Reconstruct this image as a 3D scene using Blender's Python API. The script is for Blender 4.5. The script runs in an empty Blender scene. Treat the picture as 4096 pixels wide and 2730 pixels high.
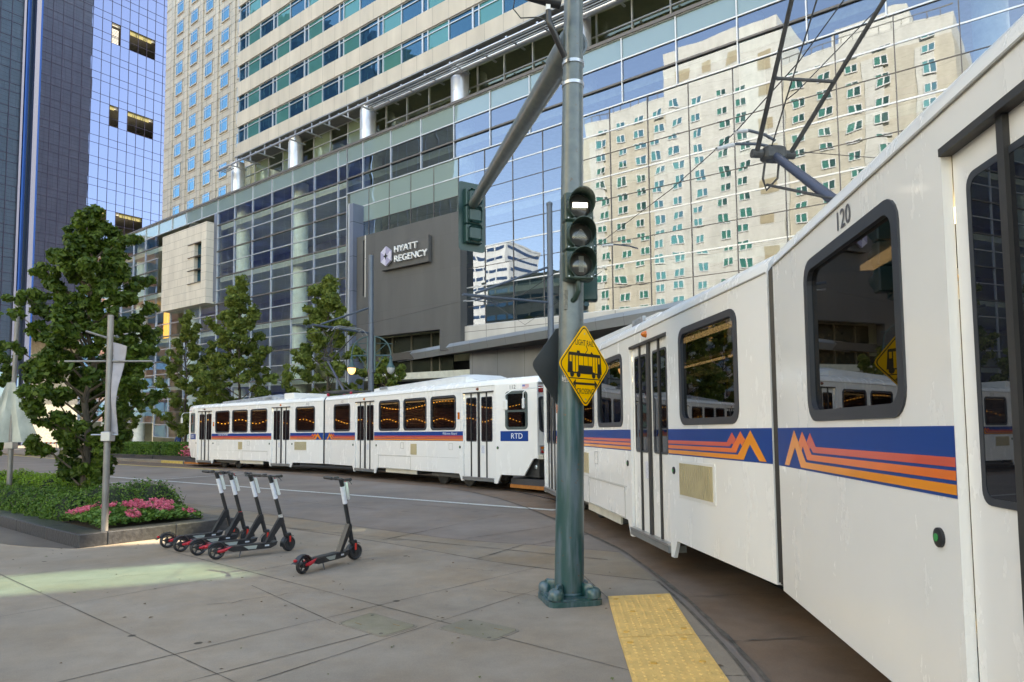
import bpy, bmesh, math, random
import numpy as np
from mathutils import Vector, Matrix
from mathutils.geometry import tessellate_polygon
random.seed(7); rng = np.random.default_rng(7)
SC = bpy.context.scene
COL = SC.collection

# ------------------------------------------------------------------ camera
EYE = 1.8; TH = math.atan(2731.0/41667.0); ROLL = math.radians(0.53)
fw = Vector((0, math.cos(TH), math.sin(TH))); r0 = Vector((1, 0, 0)); u0 = r0.cross(fw)
cR = r0*math.cos(ROLL)-u0*math.sin(ROLL); cU = u0*math.cos(ROLL)+r0*math.sin(ROLL)
camd = bpy.data.cameras.new('camera'); cam = bpy.data.objects.new('camera', camd); COL.objects.link(cam)
camd.sensor_width = 36; camd.sensor_fit = 'HORIZONTAL'; camd.lens = 24.0; camd.shift_y = 0.04419
camd.clip_start = 0.05; camd.clip_end = 3000
m = Matrix(((cR.x, cU.x, -fw.x, 0), (cR.y, cU.y, -fw.y, 0), (cR.z, cU.z, -fw.z, EYE), (0, 0, 0, 1)))
cam.matrix_world = m
SC.camera = cam

# ------------------------------------------------------------------ sky and sun
SUN_AZ = Vector((0.93, 0.37, 0)).normalized(); SUN_EL = math.radians(38)
world = bpy.data.worlds.new('World'); SC.world = world; world.use_nodes = True
wn = world.node_tree.nodes; wl = world.node_tree.links
bg = wn['Background']; sky = wn.new('ShaderNodeTexSky'); sky.sky_type = 'NISHITA'; sky.sun_disc = False
sky.sun_elevation = SUN_EL; sky.sun_rotation = math.atan2(SUN_AZ.x, SUN_AZ.y)
sky.air_density = 1.0; sky.dust_density = 0.8; sky.ozone_density = 1.3
wl.new(sky.outputs[0], bg.inputs[0]); bg.inputs[1].default_value = 0.10
sd = bpy.data.lights.new('sun', 'SUN'); sd.energy = 2.4; sd.angle = math.radians(0.5); sd.color = (1, 0.95, 0.86)
sun = bpy.data.objects.new('sun', sd); COL.objects.link(sun)
sv = Vector((SUN_AZ.x*math.cos(SUN_EL), SUN_AZ.y*math.cos(SUN_EL), math.sin(SUN_EL)))
sun.rotation_euler = sv.to_track_quat('Z', 'Y').to_euler(); sun.location = sv*150
SC.view_settings.view_transform = 'Standard'; SC.view_settings.look = 'None'
SC.view_settings.gamma = 1; SC.view_settings.exposure = 3.22
SC.view_settings.use_white_balance = True; SC.view_settings.white_balance_temperature = 8800; SC.view_settings.white_balance_tint = 10
SC.cycles.max_bounces = 8; SC.cycles.transparent_max_bounces = 12; SC.cycles.glossy_bounces = 5
SC.cycles.sample_clamp_indirect = 6; SC.cycles.caustics_reflective = False; SC.cycles.caustics_refractive = False

# ------------------------------------------------------------------ materials
MATS = {}
def mat(name, color, rough=0.6, metal=0.0, amt=0.12, scale=3.0, bump=0.0, bscale=40.0, spec=0.5, coat=0.0,
        emit=None, estr=0.0, color2=None, stretch=(1, 1, 1)):
    if name in MATS: return MATS[name]
    M = bpy.data.materials.new(name); M.use_nodes = True; nt = M.node_tree; n = nt.nodes; l = nt.links
    b = n['Principled BSDF']; b.inputs['Roughness'].default_value = rough; b.inputs['Metallic'].default_value = metal
    b.inputs['Specular IOR Level'].default_value = spec; b.inputs['Coat Weight'].default_value = coat
    b.inputs['Coat Roughness'].default_value = 0.08
    g = n.new('ShaderNodeNewGeometry'); mp = n.new('ShaderNodeMapping'); mp.inputs['Scale'].default_value = stretch
    l.new(g.outputs['Position'], mp.inputs[0])
    t = n.new('ShaderNodeTexNoise'); t.inputs['Scale'].default_value = scale; t.inputs['Detail'].default_value = 6
    t.inputs['Roughness'].default_value = 0.6; l.new(mp.outputs[0], t.inputs[0])
    r = n.new('ShaderNodeValToRGB'); c = Vector(color[:3])
    r.color_ramp.elements[0].position = 0.3; r.color_ramp.elements[1].position = 0.7
    c2 = Vector(color2[:3]) if color2 else c*(1+amt)
    c1 = c if color2 else c*(1-amt)
    r.color_ramp.elements[0].color = (*c1, 1); r.color_ramp.elements[1].color = (*[min(1, x) for x in c2], 1)
    l.new(t.outputs[0], r.inputs[0]); l.new(r.outputs[0], b.inputs['Base Color'])
    if bump:
        t2 = n.new('ShaderNodeTexNoise'); t2.inputs['Scale'].default_value = bscale; t2.inputs['Detail'].default_value = 4
        l.new(mp.outputs[0], t2.inputs[0])
        bm = n.new('ShaderNodeBump'); bm.inputs['Strength'].default_value = bump; bm.inputs['Distance'].default_value = 0.01
        l.new(t2.outputs[0], bm.inputs['Height']); l.new(bm.outputs[0], b.inputs['Normal'])
    if emit:
        b.inputs['Emission Color'].default_value = (*emit, 1); b.inputs['Emission Strength'].default_value = estr
    MATS[name] = M
    return M

def glass(name, tint, gloss=0.5, wav=0.0, wscale=0.9, rough=0.0, gcol=(0.9, 0.93, 0.95), body=None, fres=0.5):
    """architectural / vehicle glass: mirror-like layer over a tinted see-through (or solid body colour) layer"""
    M = bpy.data.materials.new(name); M.use_nodes = True; nt = M.node_tree; n = nt.nodes; l = nt.links
    n.remove(n['Principled BSDF']); out = n['Material Output']
    gl = n.new('ShaderNodeBsdfGlossy'); gl.inputs['Roughness'].default_value = rough; gl.inputs['Color'].default_value = (*gcol, 1)
    if body is None:
        tr = n.new('ShaderNodeBsdfTransparent'); tr.inputs['Color'].default_value = (*tint, 1)
    else:
        tr = n.new('ShaderNodeBsdfDiffuse'); tr.inputs['Color'].default_value = (*body, 1)
    lw = n.new('ShaderNodeLayerWeight'); lw.inputs['Blend'].default_value = 0.35
    mr = n.new('ShaderNodeMapRange'); mr.inputs['To Min'].default_value = gloss; mr.inputs['To Max'].default_value = min(1, gloss+fres)
    l.new(lw.outputs['Facing'], mr.inputs['Value'])
    mx = n.new('ShaderNodeMixShader'); l.new(mr.outputs[0], mx.inputs[0]); l.new(tr.outputs[0], mx.inputs[1]); l.new(gl.outputs[0], mx.inputs[2])
    l.new(mx.outputs[0], out.inputs[0])
    if wav:
        g = n.new('ShaderNodeNewGeometry')
        t = n.new('ShaderNodeTexNoise'); t.inputs['Scale'].default_value = wscale; t.inputs['Detail'].default_value = 1.0
        l.new(g.outputs['Position'], t.inputs[0])
        bm = n.new('ShaderNodeBump'); bm.inputs['Strength'].default_value = 1.0; bm.inputs['Distance'].default_value = wav
        l.new(t.outputs[0], bm.inputs['Height']); l.new(bm.outputs[0], gl.inputs['Normal'])
    MATS[name] = M
    return M

def leafmat(name, c1, c2, trans=0.35):
    M = bpy.data.materials.new(name); M.use_nodes = True; nt = M.node_tree; n = nt.nodes; l = nt.links
    n.remove(n['Principled BSDF']); out = n['Material Output']
    g = n.new('ShaderNodeNewGeometry'); r = n.new('ShaderNodeValToRGB')
    t = n.new('ShaderNodeTexNoise'); t.inputs['Scale'].default_value = 1.6; l.new(g.outputs['Position'], t.inputs[0])
    ad = n.new('ShaderNodeMath'); ad.operation = 'MULTIPLY_ADD'; l.new(g.outputs['Random Per Island'], ad.inputs[0]); ad.inputs[1].default_value = 0.5
    sb = n.new('ShaderNodeMath'); sb.operation = 'MULTIPLY'; l.new(t.outputs[0], sb.inputs[0]); sb.inputs[1].default_value = 0.5
    l.new(sb.outputs[0], ad.inputs[2]); l.new(ad.outputs[0], r.inputs[0])
    r.color_ramp.elements[0].color = (*c1, 1); r.color_ramp.elements[1].color = (*c2, 1)
    r.color_ramp.elements[0].position = 0.15; r.color_ramp.elements[1].position = 0.85
    d = n.new('ShaderNodeBsdfPrincipled'); d.inputs['Roughness'].default_value = 0.5; d.inputs['Specular IOR Level'].default_value = 0.35
    tr = n.new('ShaderNodeBsdfTranslucent'); mx = n.new('ShaderNodeMixShader'); mx.inputs[0].default_value = trans
    l.new(r.outputs[0], d.inputs['Base Color']); l.new(r.outputs[0], tr.inputs[0])
    l.new(d.outputs[0], mx.inputs[1]); l.new(tr.outputs[0], mx.inputs[2]); l.new(mx.outputs[0], out.inputs[0])
    MATS[name] = M
    return M

# ------------------------------------------------------------------ mesh building
class MB:
    def __init__(s): s.v = []; s.f = []; s.m = []; s.mi = 0
    def add(s, pts, faces):
        o = len(s.v); s.v += [tuple(p) for p in pts]
        for f in faces: s.f.append([o+i for i in f]); s.m.append(s.mi)
        return s
    def quad(s, *p): return s.add(p, [list(range(len(p)))])
    def box(s, a0, a1, b0, b1, c0, c1, F=None):
        F = F or (lambda x, y, z: (x, y, z))
        P = [F(x, y, z) for z in (c0, c1) for y in (b0, b1) for x in (a0, a1)]
        return s.add(P, [[0, 2, 3, 1], [4, 5, 7, 6], [0, 1, 5, 4], [2, 6, 7, 3], [0, 4, 6, 2], [1, 3, 7, 5]])
    def bbox(s, a0, a1, b0, b1, c0, c1, bev=0.02, F=None):
        """box with chamfered vertical and horizontal edges"""
        F = F or (lambda x, y, z: (x, y, z)); e = bev; P = []
        rings = [(c0, e), (c0+e, 0), (c1-e, 0), (c1, e)]
        for z, i in rings:
            x0, x1, y0, y1 = a0+i, a1-i, b0+i, b1-i
            P += [F(x0+e, y0, z), F(x1-e, y0, z), F(x1, y0+e, z), F(x1, y1-e, z), F(x1-e, y1, z), F(x0+e, y1, z), F(x0, y1-e, z), F(x0, y0+e, z)]
        fs = [[7, 6, 5, 4, 3, 2, 1, 0], [24+i for i in range(8)]]
        for k in range(3):
            for i in range(8): fs.append([k*8+i, k*8+(i+1) % 8, k*8+8+(i+1) % 8, k*8+8+i])
        return s.add(P, fs)
    def tube(s, p, q, r, r2=None, n=12, caps=True):
        p = Vector(p); q = Vector(q); r2 = r if r2 is None else r2; d = (q-p).normalized()
        a = d.orthogonal().normalized(); b = d.cross(a); P = []
        for c, rr in ((p, r), (q, r2)):
            for i in range(n):
                t = 2*math.pi*i/n; P.append(c+(a*math.cos(t)+b*math.sin(t))*rr)
        fs = [[i, (i+1) % n, n+(i+1) % n, n+i] for i in range(n)]
        if caps: fs += [list(range(n))[::-1], list(range(n, 2*n))]
        return s.add(P, fs)
    def path(s, pts, r, n=8, closed=False):
        pts = [Vector(p) for p in pts]; N = len(pts); P = []; up = Vector((0.13, 0.21, 0.97)).normalized()
        rr = r if isinstance(r, (list, tuple)) else [r]*N
        for k, p in enumerate(pts):
            if closed: t = pts[(k+1) % N]-pts[k-1]
            else: t = pts[min(k+1, N-1)]-pts[max(k-1, 0)]
            t.normalize(); a = t.cross(up)
            if a.length < 0.05: a = t.cross(Vector((1, 0, 0)))
            a.normalize(); b = t.cross(a)
            for i in range(n):
                an = 2*math.pi*i/n; P.append(p+(a*math.cos(an)+b*math.sin(an))*rr[k])
        fs = []
        for k in range(N if closed else N-1):
            k2 = (k+1) % N
            for i in range(n): fs.append([k*n+i, k*n+(i+1) % n, k2*n+(i+1) % n, k2*n+i])
        if not closed: fs += [list(range(n))[::-1], [(N-1)*n+i for i in range(n)]]
        return s.add(P, fs)
    def lathe(s, prof, n=20, F=None, c=(0, 0)):
        """profile [(r,z)...] turned about z"""
        F = F or (lambda x, y, z: (x, y, z)); P = []
        for r, z in prof:
            for i in range(n):
                t = 2*math.pi*i/n; P.append(F(c[0]+r*math.cos(t), c[1]+r*math.sin(t), z))
        fs = [[k*n+i, k*n+(i+1) % n, (k+1)*n+(i+1) % n, (k+1)*n+i] for k in range(len(prof)-1) for i in range(n)]
        fs += [list(range(n))[::-1], [(len(prof)-1)*n+i for i in range(n)]]
        return s.add(P, fs)
    def prism(s, poly, d0, d1, F, holes=(), cap0=True):
        """2D polygon (with holes) at depth d0..d1, F(a,b,d) -> point"""
        loops = [list(poly)]+[list(h) for h in holes]; flat = [p for L in loops for p in L]
        tris = tessellate_polygon([[Vector((p[0], p[1], 0)) for p in L] for L in loops]); N = len(flat)
        P = [F(a, b, d0) for a, b in flat]+[F(a, b, d1) for a, b in flat]; fs = []
        for t in tris:
            if cap0: fs.append(list(t))
            fs.append([N+i for i in t][::-1])
        o = 0
        for L in loops:
            k = len(L)
            for i in range(k): fs.append([o+i, o+(i+1) % k, N+o+(i+1) % k, N+o+i])
            o += k
        return s.add(P, fs)
    def build(s, name, mats, parent=None, smooth=False, loc=None, rot=None, recalc=True):
        me = bpy.data.meshes.new(name); me.from_pydata(s.v, [], s.f)
        if not isinstance(mats, (list, tuple)): mats = [mats]
        for M in mats: me.materials.append(M)
        if len(mats) > 1: me.polygons.foreach_set('material_index', s.m)
        if recalc:
            b = bmesh.new(); b.from_mesh(me); bmesh.ops.recalc_face_normals(b, faces=b.faces); b.to_mesh(me); b.free()
        if smooth:
            me.polygons.foreach_set('use_smooth', [True]*len(me.polygons)); me.set_sharp_from_angle(angle=math.radians(38))
        o = bpy.data.objects.new(name, me); COL.objects.link(o)
        if parent: o.parent = parent
        if loc is not None: o.location = loc
        if rot is not None: o.rotation_euler = rot
        return o

def rrect(x0, x1, y0, y1, r, n=5):
    P = []
    for cx, cy, a in ((x1-r, y1-r, 0), (x0+r, y1-r, 90), (x0+r, y0+r, 180), (x1-r, y0+r, 270)):
        for i in range(n+1):
            t = math.radians(a+90*i/n); P.append((cx+r*math.cos(t), cy+r*math.sin(t)))
    return P
def thing(name, label, cat, loc=(0, 0, 0), rz=0.0, group=None):
    o = bpy.data.objects.new(name, None); COL.objects.link(o); o.location = loc; o.rotation_euler = (0, 0, rz)
    o.empty_display_size = 0.3; o['label'] = label; o['category'] = cat
    if group: o['group'] = group
    return o
def tag(o, label, cat, group=None, kind=None):
    o['label'] = label; o['category'] = cat
    if group: o['group'] = group
    if kind: o['kind'] = kind
    return o
def struct(o, kind='structure'): o['kind'] = kind; return o
def copy_tree(o, parent=None):
    c = o.copy(); COL.objects.link(c); c.parent = parent
    for ch in [k for k in o.children]: copy_tree(ch, c)
    return c
def text(s, size, M, parent, F, name, align='CENTER', ext=0.002, xs=1.0, loc=None, rot=None, bold=0.0, shear=0.0):
    bold = 0.0
    """lettering as a mesh; F maps (x, y, depth) to a point"""
    cu = bpy.data.curves.new('lettering', 'FONT'); cu.body = s; cu.size = size; cu.align_x = align; cu.align_y = 'CENTER'
    cu.extrude = ext; cu.offset = bold; cu.shear = shear; cu.resolution_u = 3
    o = bpy.data.objects.new('lettering', cu); COL.objects.link(o)
    dg = bpy.context.evaluated_depsgraph_get(); me = bpy.data.meshes.new_from_object(o.evaluated_get(dg))
    COL.objects.unlink(o); bpy.data.objects.remove(o)
    for v in me.vertices: v.co = Vector(F(v.co.x*xs, v.co.y, v.co.z))
    me.materials.clear(); me.materials.append(M); me.name = name
    t = bpy.data.objects.new(name, me); COL.objects.link(t)
    if parent: t.parent = parent
    if loc is not None: t.location = loc
    if rot is not None: t.rotation_euler = rot
    return t

white = mat('white_paint', (0.74, 0.73, 0.70), 0.28, amt=0.035, scale=1.3, coat=0.25)
def trainwhite():
    M = mat('train_white_paint', (0.80, 0.79, 0.765), 0.27, amt=0.02, scale=1.3, coat=0.3); nt = M.node_tree; n = nt.nodes; l = nt.links; b = n['Principled BSDF']
    src = b.inputs['Base Color'].links[0].from_socket; g = n.new('ShaderNodeNewGeometry'); mp = n.new('ShaderNodeMapping'); mp.inputs['Scale'].default_value = (3, 3, 1.2); l.new(g.outputs['Position'], mp.inputs[0])
    t = n.new('ShaderNodeTexNoise'); t.inputs['Scale'].default_value = 1.2; t.inputs['Detail'].default_value = 8; t.inputs['Roughness'].default_value = .65; l.new(mp.outputs[0], t.inputs[0])
    sx = n.new('ShaderNodeSeparateXYZ'); l.new(g.outputs['Position'], sx.inputs[0])
    def mr(s, a, b_, c, d):
        r = n.new('ShaderNodeMapRange'); l.new(s, r.inputs['Value'])
        for k, v in zip(('From Min', 'From Max', 'To Min', 'To Max'), (a, b_, c, d)): r.inputs[k].default_value = v
        return r.outputs[0]
    zl = mr(sx.outputs['Z'], .25, .75, .13, .0); nz = mr(t.outputs[0], .42, .75, 0, 1); m = n.new('ShaderNodeMath'); m.operation = 'MULTIPLY'; l.new(zl, m.inputs[0]); l.new(nz, m.inputs[1])
    mx = n.new('ShaderNodeMix'); mx.data_type = 'RGBA'; l.new(m.outputs[0], mx.inputs[0]); l.new(src, mx.inputs[6]); mx.inputs[7].default_value = (0.40, 0.33, 0.21, 1); l.new(mx.outputs[2], b.inputs['Base Color'])
    rr = mr(t.outputs[0], .3, .7, .26, .28); l.new(rr, b.inputs['Roughness'])
    t2 = n.new('ShaderNodeTexNoise'); t2.inputs['Scale'].default_value = 1.1; t2.inputs['Detail'].default_value = 1; l.new(g.outputs['Position'], t2.inputs[0])
    bm = n.new('ShaderNodeBump'); bm.inputs['Strength'].default_value = .5; bm.inputs['Distance'].default_value = .003; l.new(t2.outputs[0], bm.inputs['Height']); l.new(bm.outputs[0], b.inputs['Coat Normal'])
    return M
trwhite = trainwhite()
cream = mat('cream_trim', (0.62, 0.55, 0.40), 0.5)
black = mat('black_rubber', (0.018, 0.018, 0.02), 0.45, amt=0.3)
blackpl = mat('black_plastic', (0.022, 0.022, 0.024), 0.35, amt=0.25, scale=20)
dark = mat('dark_steel', (0.05, 0.05, 0.05), 0.6, amt=0.4, scale=8)
steel = mat('steel', (0.45, 0.45, 0.45), 0.35, metal=0.9)
silver = mat('silver_metal', (0.60, 0.62, 0.66), 0.33, metal=0.75, amt=0.04)
grey = mat('grey_metal', (0.30, 0.31, 0.32), 0.5, metal=0.3)
# ------------------------------------------------------------------ hotel street front: its own grid (u along, w into the building, v up)
Uf = Vector((0.77015657, -0.63738158, -0.02456799)); Nf = Vector((-0.63757402, -0.7703891, 0)); P0 = Vector((-33.18675, 68.0, 0))
def F(u, w, v): return P0+Uf*u-Nf*w+Vector((0, 0, v))
def PX(x, y, w=0.0):
    """where the sight line through photo point (x, y) meets the plane at depth w: gives (u, v)"""
    r = fw+cR*((x-2048)/2731.0)+cU*((1546.0-y)/2731.0); o = Vector((0, 0, EYE)); Q = P0-Nf*w
    t = ((Q-o).dot(Nf))/r.dot(Nf); p = o+r*t-Q
    u = (p.x*Uf.x+p.y*Uf.y)/(Uf.x**2+Uf.y**2); return u, p.z-u*Uf.z
HB = F(28, 0, 0)
def Fl(base):
    return lambda u, w, v: F(u, w, v)-base

def panelmat(name, c, bw, bh, off=0.0, mort=0.012, mc=None, rough=0.7, var=0.05, metal=0.0, swap=False, bump=0.0, speck=True):
    M = bpy.data.materials.new(name); M.use_nodes = True; nt = M.node_tree; n = nt.nodes; l = nt.links
    b = n['Principled BSDF']; b.inputs['Roughness'].default_value = rough; b.inputs['Metallic'].default_value = metal
    uv = n.new('ShaderNodeUVMap'); br = n.new('ShaderNodeTexBrick'); c = Vector(c)
    br.inputs['Color1'].default_value = (*(c*(1-var)), 1); br.inputs['Color2'].default_value = (*(c*(1+var)), 1)
    br.inputs['Mortar'].default_value = (*(Vector(mc) if mc else c*0.35), 1); br.inputs['Scale'].default_value = 1
    br.inputs['Brick Width'].default_value = bw; br.inputs['Row Height'].default_value = bh; br.inputs['Mortar Size'].default_value = mort
    br.inputs['Mortar Smooth'].default_value = 0.1; br.offset = off; br.inputs['Bias'].default_value = 0
    l.new(uv.outputs[0], br.inputs[0])
    g = n.new('ShaderNodeNewGeometry'); mp = n.new('ShaderNodeMapping'); mp.inputs['Scale'].default_value = (1, 1, 0.25); l.new(g.outputs['Position'], mp.inputs[0])
    t = n.new('ShaderNodeTexNoise'); t.inputs['Scale'].default_value = 1.1; t.inputs['Detail'].default_value = 7; l.new(mp.outputs[0], t.inputs[0])
    r = n.new('ShaderNodeMapRange'); r.inputs['From Min'].default_value = 0.3; r.inputs['From Max'].default_value = 0.7
    r.inputs['To Min'].default_value = 0.88; r.inputs['To Max'].default_value = 1.08; l.new(t.outputs[0], r.inputs['Value'])
    mx = n.new('ShaderNodeVectorMath'); mx.operation = 'SCALE'; l.new(br.outputs[0], mx.inputs[0]); l.new(r.outputs[0], mx.inputs['Scale'])
    l.new(mx.outputs[0], b.inputs['Base Color']); MATS[name] = M
    return M
def uvmap(o, fn):
    me = o.data; L = me.uv_layers.new(name='UVMap')
    for p in me.polygons:
        for li in p.loop_indices: L.data[li].uv = fn(me.vertices[me.loops[li].vertex_index].co, p.normal)
def uv_front(base, invF):
    return lambda co, nn: invF(co+base)
def invF(p):
    q = p-P0; u = (q.x*Uf.x+q.y*Uf.y)/(Uf.x**2+Uf.y**2); w = -(q.x*Nf.x+q.y*Nf.y); return (u+w, q.z-u*Uf.z)

gl_vision = glass('curtain_wall_glass', (0.86, 0.94, 0.88), 0.12, 0.0045, 0.55, gcol=(0.48, 0.60, 1.0), fres=0.22)
gl_refl = glass('mirror_curtain_glass', (0.42, 0.50, 0.50), 0.30, 0.006, 0.45, gcol=(0.46, 0.53, 0.66), fres=0.25)
gl_span = glass('spandrel_glass', None, 0.12, 0.005, 0.6, gcol=(0.5, 0.6, 0.7), body=(0.22, 0.30, 0.29), fres=0.25)
gl_blue = glass('dark_blue_glass', None, 0.20, 0.005, 0.5, gcol=(0.16, 0.36, 0.52), body=(0.01, 0.04, 0.06), fres=0.3)
gl_teal = glass('curtained_teal_glass', None, 0.15, 0.008, 0.6, gcol=(0.25, 0.5, 0.55), body=(0.05, 0.19, 0.17), fres=0.3)
gl_wing = glass('pale_blue_glass', None, 0.28, 0.008, 0.6, gcol=(0.18, 0.38, 0.56), body=(0.05, 0.17, 0.25), fres=0.3)
gl_green = glass('olive_glass', (0.72, 0.78, 0.62), 0.12, 0.01, 0.6, gcol=(0.7, 0.75, 0.6), fres=0.4)
mull = mat('mullion_aluminium', (0.55, 0.57, 0.60), 0.4, metal=0.5, amt=0.05)
dmull = mat('mullion_dark', (0.13, 0.12, 0.115), 0.5, metal=0.2)
stone = panelmat('limestone_cladding', (0.53, 0.485, 0.42), 1.58, 2.9, 0.0, 0.012)
stonew = panelmat('wing_limestone', (0.53, 0.49, 0.42), 2.1, 0.97, 0.0, 0.03, var=0.05)
blockm = panelmat('stone_block_cladding', (0.66, 0.61, 0.53), 1.9, 0.78, 0.5, 0.012, var=0.03)
dgrey = panelmat('dark_grey_panels', (0.085, 0.085, 0.085), 1.9, 2.2, 0.5, 0.006, mc=(0.06, 0.06, 0.06), rough=0.55, var=0.03)
mgrey = panelmat('grey_metal_panels', (0.26, 0.27, 0.29), 2.1, 3.0, 0.0, 0.012, rough=0.35, metal=0.6, var=0.02)
bluegrey = panelmat('blue_grey_panels', (0.16, 0.19, 0.26), 3.0, 2.55, 0.0, 0.02, rough=0.4, metal=0.4, var=0.03)
palep = panelmat('pale_panels', (0.50, 0.48, 0.45), 2.28, 3.0, 0.0, 0.02, rough=0.5, var=0.02)
inter = mat('interior_dim', (0.36, 0.36, 0.30), 0.8, amt=0.4, scale=0.3)
floorm = mat('floor_slab', (0.62, 0.62, 0.54), 0.7)
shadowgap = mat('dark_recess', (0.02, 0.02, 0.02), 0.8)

hotel = thing('hotel_building', 'large hotel with dark grey sign wall, glass podium and cream stone upper floors', 'building', HB)
FL = Fl(HB)
def hpart(mb, name, M, smooth=False, uvf=True, parent=None):
    o = mb.build(name, M, parent or hotel, smooth)
    if uvf: uvmap(o, lambda co, nn: invF(co+HB))
    return o

def bay(u0, u1, vs, gm, w=0.0, last=False, darks=(), mw=0.06, dark_mull=False, FF=None, parent=None, name='glazing_bay', md=0.09, tilt=0.004, tw=0.07):
    FF = FF or FL; fr = MB(); fr.mi = 1 if dark_mull else 0
    vlo, vhi = min(vs), max(vs)
    fr.box(u0-mw/2, u0+mw/2, w-md, w+0.06, vlo, vhi, FF)
    if last: fr.box(u1-mw/2, u1+mw/2, w-md, w+0.06, vlo, vhi, FF)
    for i, v in enumerate(vs):
        dk = i in darks; fr.mi = 1 if dk else 0; e = 0.03 if dk and not dark_mull else 0.0
        h = 0.014 if (dk and dark_mull) else tw/2
        fr.box(u0+mw/2, u1-mw/2, w-md+0.01-e, w+0.05, v-h-e*0.5, v+h+e*0.5, FF)
    fo = fr.build(name, [mull, dmull], parent or hotel)
    gs = []
    for i in range(len(vs)-1):
        g = gm(i)
        if g is not None: gs.append((g, vs[i], vs[i+1]))
    mats = []
    g = MB()
    for M, va, vb in gs:
        if M not in mats: mats.append(M)
        g.mi = mats.index(M); a, b_, c_ = [random.uniform(-tilt, tilt) for _ in range(3)]
        g.quad(FF(u0, w+a, va), FF(u1, w+b_, va), FF(u1, w+c_+b_-a*0, vb), FF(u0, w+c_+a, vb))
    if gs: g.build('glass', mats, fo, recalc=False)
    return fo

# --- podium, left stretch: rows of 1.25 m down to the street
rowsL = [24.1-1.25*i for i in range(18)]
def gmL(i): return gl_span if i == 0 else gl_vision
u_edges = [-27.6+3.14*k for k in range(8)]+[-2.5, 0.7, 3.9]
for a, b in zip(u_edges[:8], u_edges[1:8]): bay(a, b, rowsL, gmL, darks=range(2, 18, 2))
for a, b in zip([-5.62, -2.4, 0.8, 4.0], [-2.4, 0.8, 4.0, 7.2]):
    bay(a, b, rowsL[:2], gmL); bay(a, b, [14.4-1.3*i for i in range(11)], lambda i: gl_vision, darks=(2, 4, 6, 8))
edges = [7.2+3.12*k for k in range(7)]+[27.05]
for a, b in zip(edges[:-1], edges[1:]): bay(a, b, rowsL, gmL, darks=range(2, 18, 2), last=(b > 27))
# --- upper right: three rows
eu = [27.05, 28.95]+[28.95+3.15*k for k in range(1, 15)]
for a, b in zip(eu[:-1], eu[1:]): bay(a, b, [24.12, 22.9, 21.66, 20.5], lambda i: gl_span if i == 0 else gl_refl, darks=(2,))
# --- lower right: narrow mirror panes
el = [27.35+2.28*k for k in range(19)]
for a, b in zip(el[:-1], el[1:]):
    lo = 9.4 if a > 38 else 16.6
    vs = [20.5, 19.22, 18.0, 16.75]+([15.5, 14.3, 13.07, 11.85, 10.62, 9.4] if a > 38 else [])
    bay(a, b, vs, lambda i, a=a: (gl_span if (a < 38 and i in (0, 1)) else gl_refl), darks=(2, 4, 6, 8), dark_mull=True, mw=0.035, md=0.04, last=(b > 68))
# coping along the podium roof
hpart(MB().box(-28, 72, -0.16, 0.25, 24.12, 24.3, FL), 'parapet_coping', dmull)
hpart(MB().box(-28, 72, 0.25, 1.75, 23.9, 24.02, FL), 'terrace_deck', grey)
# interiors: slabs, back wall, round columns
sl = MB()
for v in (21.5, 16.5, 11.5, 6.5): sl.box(-27.5, 68, 0.35, 9, v-0.25, v+0.2, FL)
hpart(sl, 'floor_slab', floorm)
hpart(MB().box(-27.5, 72, 9, 9.3, 0, 23.9, FL), 'back_wall', inter)
hpart(MB().box(-28, -27.6, 0.1, 9, 0, 24, FL), 'end_wall', inter)
hpart(MB().box(-28, 72, 0.3, 9.3, 23.6, 23.88, FL), 'podium_roof', inter)
colm = mat('column_cladding', (0.62, 0.64, 0.68), 0.3, metal=0.5, amt=0.03)
colg = mat('column_render', (0.86, 0.9, 0.86), 0.5)
for k, u in enumerate((-22.5, -13.2, -0.4, 9.1, 18.6, 28.3, 38.0, 47.7, 57.4, 67.0)):
    lo = 0.0 if u < 27 else 17.2
    o = MB().lathe([(0.62, lo), (0.62, 23.5)], 20, FL, (u, 1.5)).build('inner_column', colg, hotel, True)
    if u > 5:
        mb = MB().lathe([(0.62, 24.05), (0.62, 26.9), (0.56, 26.9), (0.56, 27.4)], 24, FL, (u+0.1, 0.85))
        mb.lathe([(0.635, 25.35), (0.635, 25.38)], 24, FL, (u+0.1, 0.85))
        mb.build('column', colm, hotel, True)
# curtain behind the glass; its warm lamplight is put in as emission
warm = mat('curtain_glow', (0.8, 0.4, 0.1), 0.6, emit=(1, 0.55, 0.12), estr=0.16)
hpart(MB().box(-11.0, -9.4, 3.0, 3.1, 12.4, 16.0, FL), 'glowing_curtain', warm)
# terrace glazing
tg = [8.2+2.36*k for k in range(28)]
curt = glass('terrace_curtain_glass', None, 0.2, 0.008, gcol=(0.6, 0.75, 0.7), body=(0.22, 0.28, 0.18), fres=0.3)
for k, (a, b) in enumerate(zip(tg[:-1], tg[1:])):
    bay(a, b, [24.03, 25.25, 26.45, 27.4] if a < 28 else [24.03, 24.5, 26.0, 27.4],
        (lambda i, k=k: curt if k % 2 else gl_green) if a < 28 else (lambda i: gl_green), w=1.8, name='terrace_window', parent=hotel, mw=0.08)
hpart(MB().box(8.2, 72, 5.2, 5.4, 24.05, 27.4, FL), 'terrace_inner_wall', mat('olive_wall', (0.50, 0.52, 0.30), 0.7))
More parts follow.
